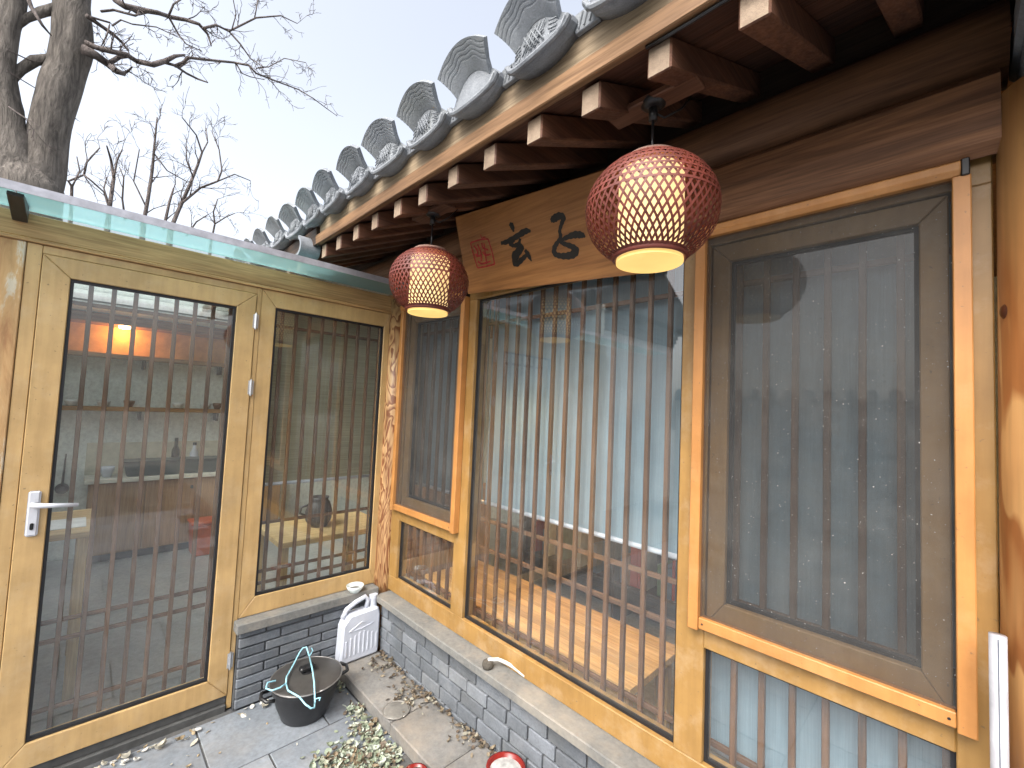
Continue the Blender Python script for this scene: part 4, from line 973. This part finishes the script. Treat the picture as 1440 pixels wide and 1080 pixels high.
for v in bm.verts:
    p = v.co; d = noise.noise(p*Vector((6, 6, 1.6)).length*.35) ; nn = noise.noise(Vector((p.x*9, p.y*9, p.z*2.0)))
    v.co += Vector((0, 1, 0))*nn*.045 + Vector((1, 0, 0))*d*.04
obj('trunk', bm, BARK, big, None, True)
bm = bmesh.new(); B1 = [
 ([(118, 70), (135, 78), (152, 90), (164, 100), (174, 104)], [9, 7, 6, 5, 3.5]), ([(152, 90), (168, 80), (180, 79)], [4, 3.5, 3]), ([(172, 104), (180, 100), (186, 94)], [3, 2, 1]),
 ([(120, 60), (136, 67), (155, 72), (178, 77), (192, 86), (215, 91), (232, 86), (246, 79), (260, 77)], [5, 4.5, 4.5, 4.5, 4.5, 4.5, 4, 3, 1.6]),
 ([(228, 87), (246, 92), (262, 103), (278, 111), (292, 116)], [3, 2.6, 2.2, 1.8, 1.2]), ([(246, 93), (258, 88), (265, 81), (290, 84), (330, 88), (350, 92), (360, 103), (388, 114), (420, 126), (440, 138), (460, 153), (474, 163)], [3, 2.8, 2.6, 2.4, 2.2, 2, 1.8, 1.6, 1.3, 1.1, .9, .7]),
 ([(332, 89), (340, 103), (352, 108), (372, 112)], [1.5, 1.2, 1, .8]), ([(360, 96), (378, 94), (400, 82), (430, 88)], [1.2, 1, .9, .7]),
 ([(122, 22), (140, 35), (158, 47), (172, 60), (180, 71)], [4, 3.5, 3, 2.5, 1.5]),
 ([(150, -25), (162, 0), (176, 9), (205, 15), (222, 18), (240, 24), (262, 28), (280, 34), (292, 48), (297, 64)], [6, 5, 5, 4.5, 4, 4, 3.4, 3, 2.2, 1.2]),
 ([(285, 40), (304, 35), (322, 44), (338, 62), (352, 82), (372, 95)], [2.4, 2.2, 2, 1.6, 1.2, .9]), ([(322, 44), (340, 35), (360, 25), (395, 22), (418, 33)], [1.8, 1.8, 1.6, 1.3, .8]), ([(326, 42), (332, 20), (326, -10)], [1.3, 1, .8]), ([(358, 25), (362, 5), (360, -20)], [1.3, 1.1, .9]),
 ([(180, 10), (195, 20), (214, 16)], [2.6, 2.2, 1.5]), ([(142, 16), (160, 14), (190, 22), (205, 16)], [2, 2, 1.8, 1.2]), ([(238, 25), (252, 50), (262, 62), (284, 72)], [2, 1.5, 1.2, .8]), ([(236, 25), (244, 6), (262, -6)], [2, 1.6, 1.2]),
 ([(128, 24), (155, 32), (150, 50), (143, 64)], [2, 1.6, 1.2, .8]), ([(158, 36), (170, 28), (186, 34), (220, 38), (250, 52)], [1.6, 1.4, 1.2, 1, .8]),
 ([(30, -30), (44, 10), (60, 36), (72, 50)], [4, 3, 2, 1]), ([(10, 70), (40, 84), (60, 92)], [1.2, 1, .7]), ([(12, 150), (34, 165), (56, 178)], [1, .9, .6]), ([(10, 100), (40, 118), (60, 130)], [1, .9, .6])]
for pxs, rp in B1:
    pts = path3(pxs, X1+.25, rnd, .35); P, Q = resample(pts, [kx(r_)*.85 for r_ in rp], .12); tube(bm, P, Q, 6); twigs(bm, P, Q, rnd, 2, .4 if max(rp) < 3.2 else .24, .46, 0, .1)
obj('branches', bm, BARK2, big, None, True)['kind'] = 'stuff'
def small_tree(name_seed, stems, X, label):
    r_ = random.Random(name_seed); b0 = on_x(stems[0][0][0][0], stems[0][0][0][1], X)
    t = thing('bare_tree', label, 'tree', (X, b0.y, 0), 'thin bare trees behind the garden room'); bm = bmesh.new()
    kk = (CAM.x-X)/900
    tr = bmesh.new(); q = on_x(*stems[0][0][0], X); tube(tr, [(X, q.y-.05, 0), (X, q.y, q.z*.5), (q.x, q.y, q.z)], [.11, .08, stems[0][1][0]*kk*1.2], 10); obj('trunk', tr, BARK, t, None, True)
    for pxs, rp in stems:
        pts = path3(pxs, X, r_, .3); P, Q = resample(pts, [v*kk for v in rp], .15); tube(bm, P, Q, 5); twigs(bm, P, Q, r_, 2, .5, .62, 0, .35)
    obj('branches', bm, BARK2, t, None, True)['kind'] = 'stuff'
small_tree(1, [([(100, 300), (101, 262), (96, 255), (118, 246), (122, 228), (140, 208)], [2, 2, 1.5, 1.6, 1.3, .8]), ([(118, 246), (128, 254), (146, 270), (152, 290)], [1.4, 1.3, 1.2, 1]), ([(102, 262), (112, 240), (108, 220)], [1.2, 1, .7])], -8.5, 'thin bare tree with kinked stem nearest the old tree trunk')
small_tree(2, [([(152, 310), (155, 285), (160, 250), (156, 225), (150, 205)], [3, 2.8, 2.4, 1.8, 1]), ([(160, 250), (165, 225), (172, 210)], [1.6, 1.2, .8]), ([(154, 290), (146, 265), (150, 250)], [1.4, 1.1, .8]), ([(176, 310), (172, 280), (174, 250), (168, 235)], [1.6, 1.3, 1, .7])], -9.0, 'thin bare tree with upright twin stems behind the glass roof')
small_tree(3, [([(202, 312), (208, 280), (214, 240), (217, 205), (221, 165)], [3, 2.6, 2.2, 1.7, 1]), ([(216, 215), (235, 240), (262, 255)], [1.2, 1, .8]), ([(205, 290), (188, 255), (196, 210)], [1.3, 1, .7])], -9.6, 'thin bare tree with one tall straight leader behind the glass roof')
small_tree(4, [([(240, 322), (250, 298), (266, 262), (278, 232), (284, 215), (276, 190), (256, 165)], [3.4, 3, 2.6, 2.2, 1.6, 1.2, .8]), ([(258, 284), (282, 264), (306, 255), (312, 240), (308, 210), (298, 185)], [2, 1.8, 1.6, 1.3, 1, .8]), ([(306, 255), (330, 245), (352, 254)], [1.2, 1, .8]), ([(272, 250), (262, 225), (262, 205)], [1.3, 1, .8]), ([(230, 322), (238, 285), (244, 265)], [2.4, 2, 1.4]), ([(284, 215), (292, 200), (290, 180)], [1.2, 1, .7])], -8.2, 'spreading thin bare tree with crossing limbs beside the tiled eave')
small_tree(5, [([(296, 345), (302, 315), (300, 298), (306, 280)], [1.8, 1.5, 1.2, .8]), ([(302, 315), (318, 305), (330, 300)], [1.2, 1, .7]), ([(262, 332), (276, 312), (292, 302)], [1.5, 1.2, .8])], -8.8, 'low bare tree top just left of the eave end')

# ================================================================== OPPOSITE SIDE OF THE YARD (seen in the panes)
oh = thing('opposite_house', 'pale plastered house with tiled eave across the yard, mirrored in the panes', 'house', (-4, -5, 0))
box('wall', (-8, -1.3), (-6.5, -4.0), (-.02, 2.75), PLAS, oh, .01)
for k in range(4): box('brick_band', (-8, -1.27+.03*k), (-6.5, -3.97+.03*k), (2.752+.07*k, 2.818+.07*k), BRK, oh, .006)
for a in (-7, -5, -3.1):
    wd = box('window', (a, a+1.1), (-4.0, -3.975), (1.0, 2.3), SASH, oh, .005); box('pane', (a+.08, a+1.02), (-3.974, -3.97), (1.08, 2.22), simple('dark_pane', (.03, .035, .04), .1), wd, 0)
bm = bmesh.new(); prism(bm, [(-3.55, 3.035), (-3.55, 3.10), (-5.2, 4.05), (-6.9, 3.10), (-6.9, 3.035)], 'x', -8, -1.0); obj('roof', bm, MORT, oh)
bm = bmesh.new(); lathe(bm, [(0, 0), (.07, 0), (.07, .02), (0, .02)], 16); dm = bpy.data.meshes.new('tile_end'); bm.to_mesh(dm); bm.free(); dm.materials.append(TILE)
bm = bmesh.new(); tube(bm, [(0, 0, 0), (0, -1.65, .95)], .065, 12); rw = bpy.data.meshes.new('tile_row'); bmesh.ops.recalc_face_normals(bm, faces=bm.faces); bm.to_mesh(rw); bm.free(); rw.materials.append(TILE)
for k in range(30): link(bpy.data.objects.new('tile_row', rw), oh, (-7.9+.235*k, -3.54, 3.13))
yw = thing('yard_wall', 'pale plastered yard wall with tiled coping across the yard, mirrored in the panes', 'wall', (3, -6.1, 0))
box('wall_body', (-1.0, 9), (-6.25, -6.0), (-.02, 1.75), PLAS, yw, .01)
box('coping', (-1.0, 9), (-6.32, -5.93), (1.751, 1.82), TILE, yw, .02)
for k in range(42):
    b_ = link(bpy.data.objects.new('coping_tile', dm), yw, (-.9+.235*k, -5.93, 1.87)); b_.rotation_euler = (R(90), 0, 0)
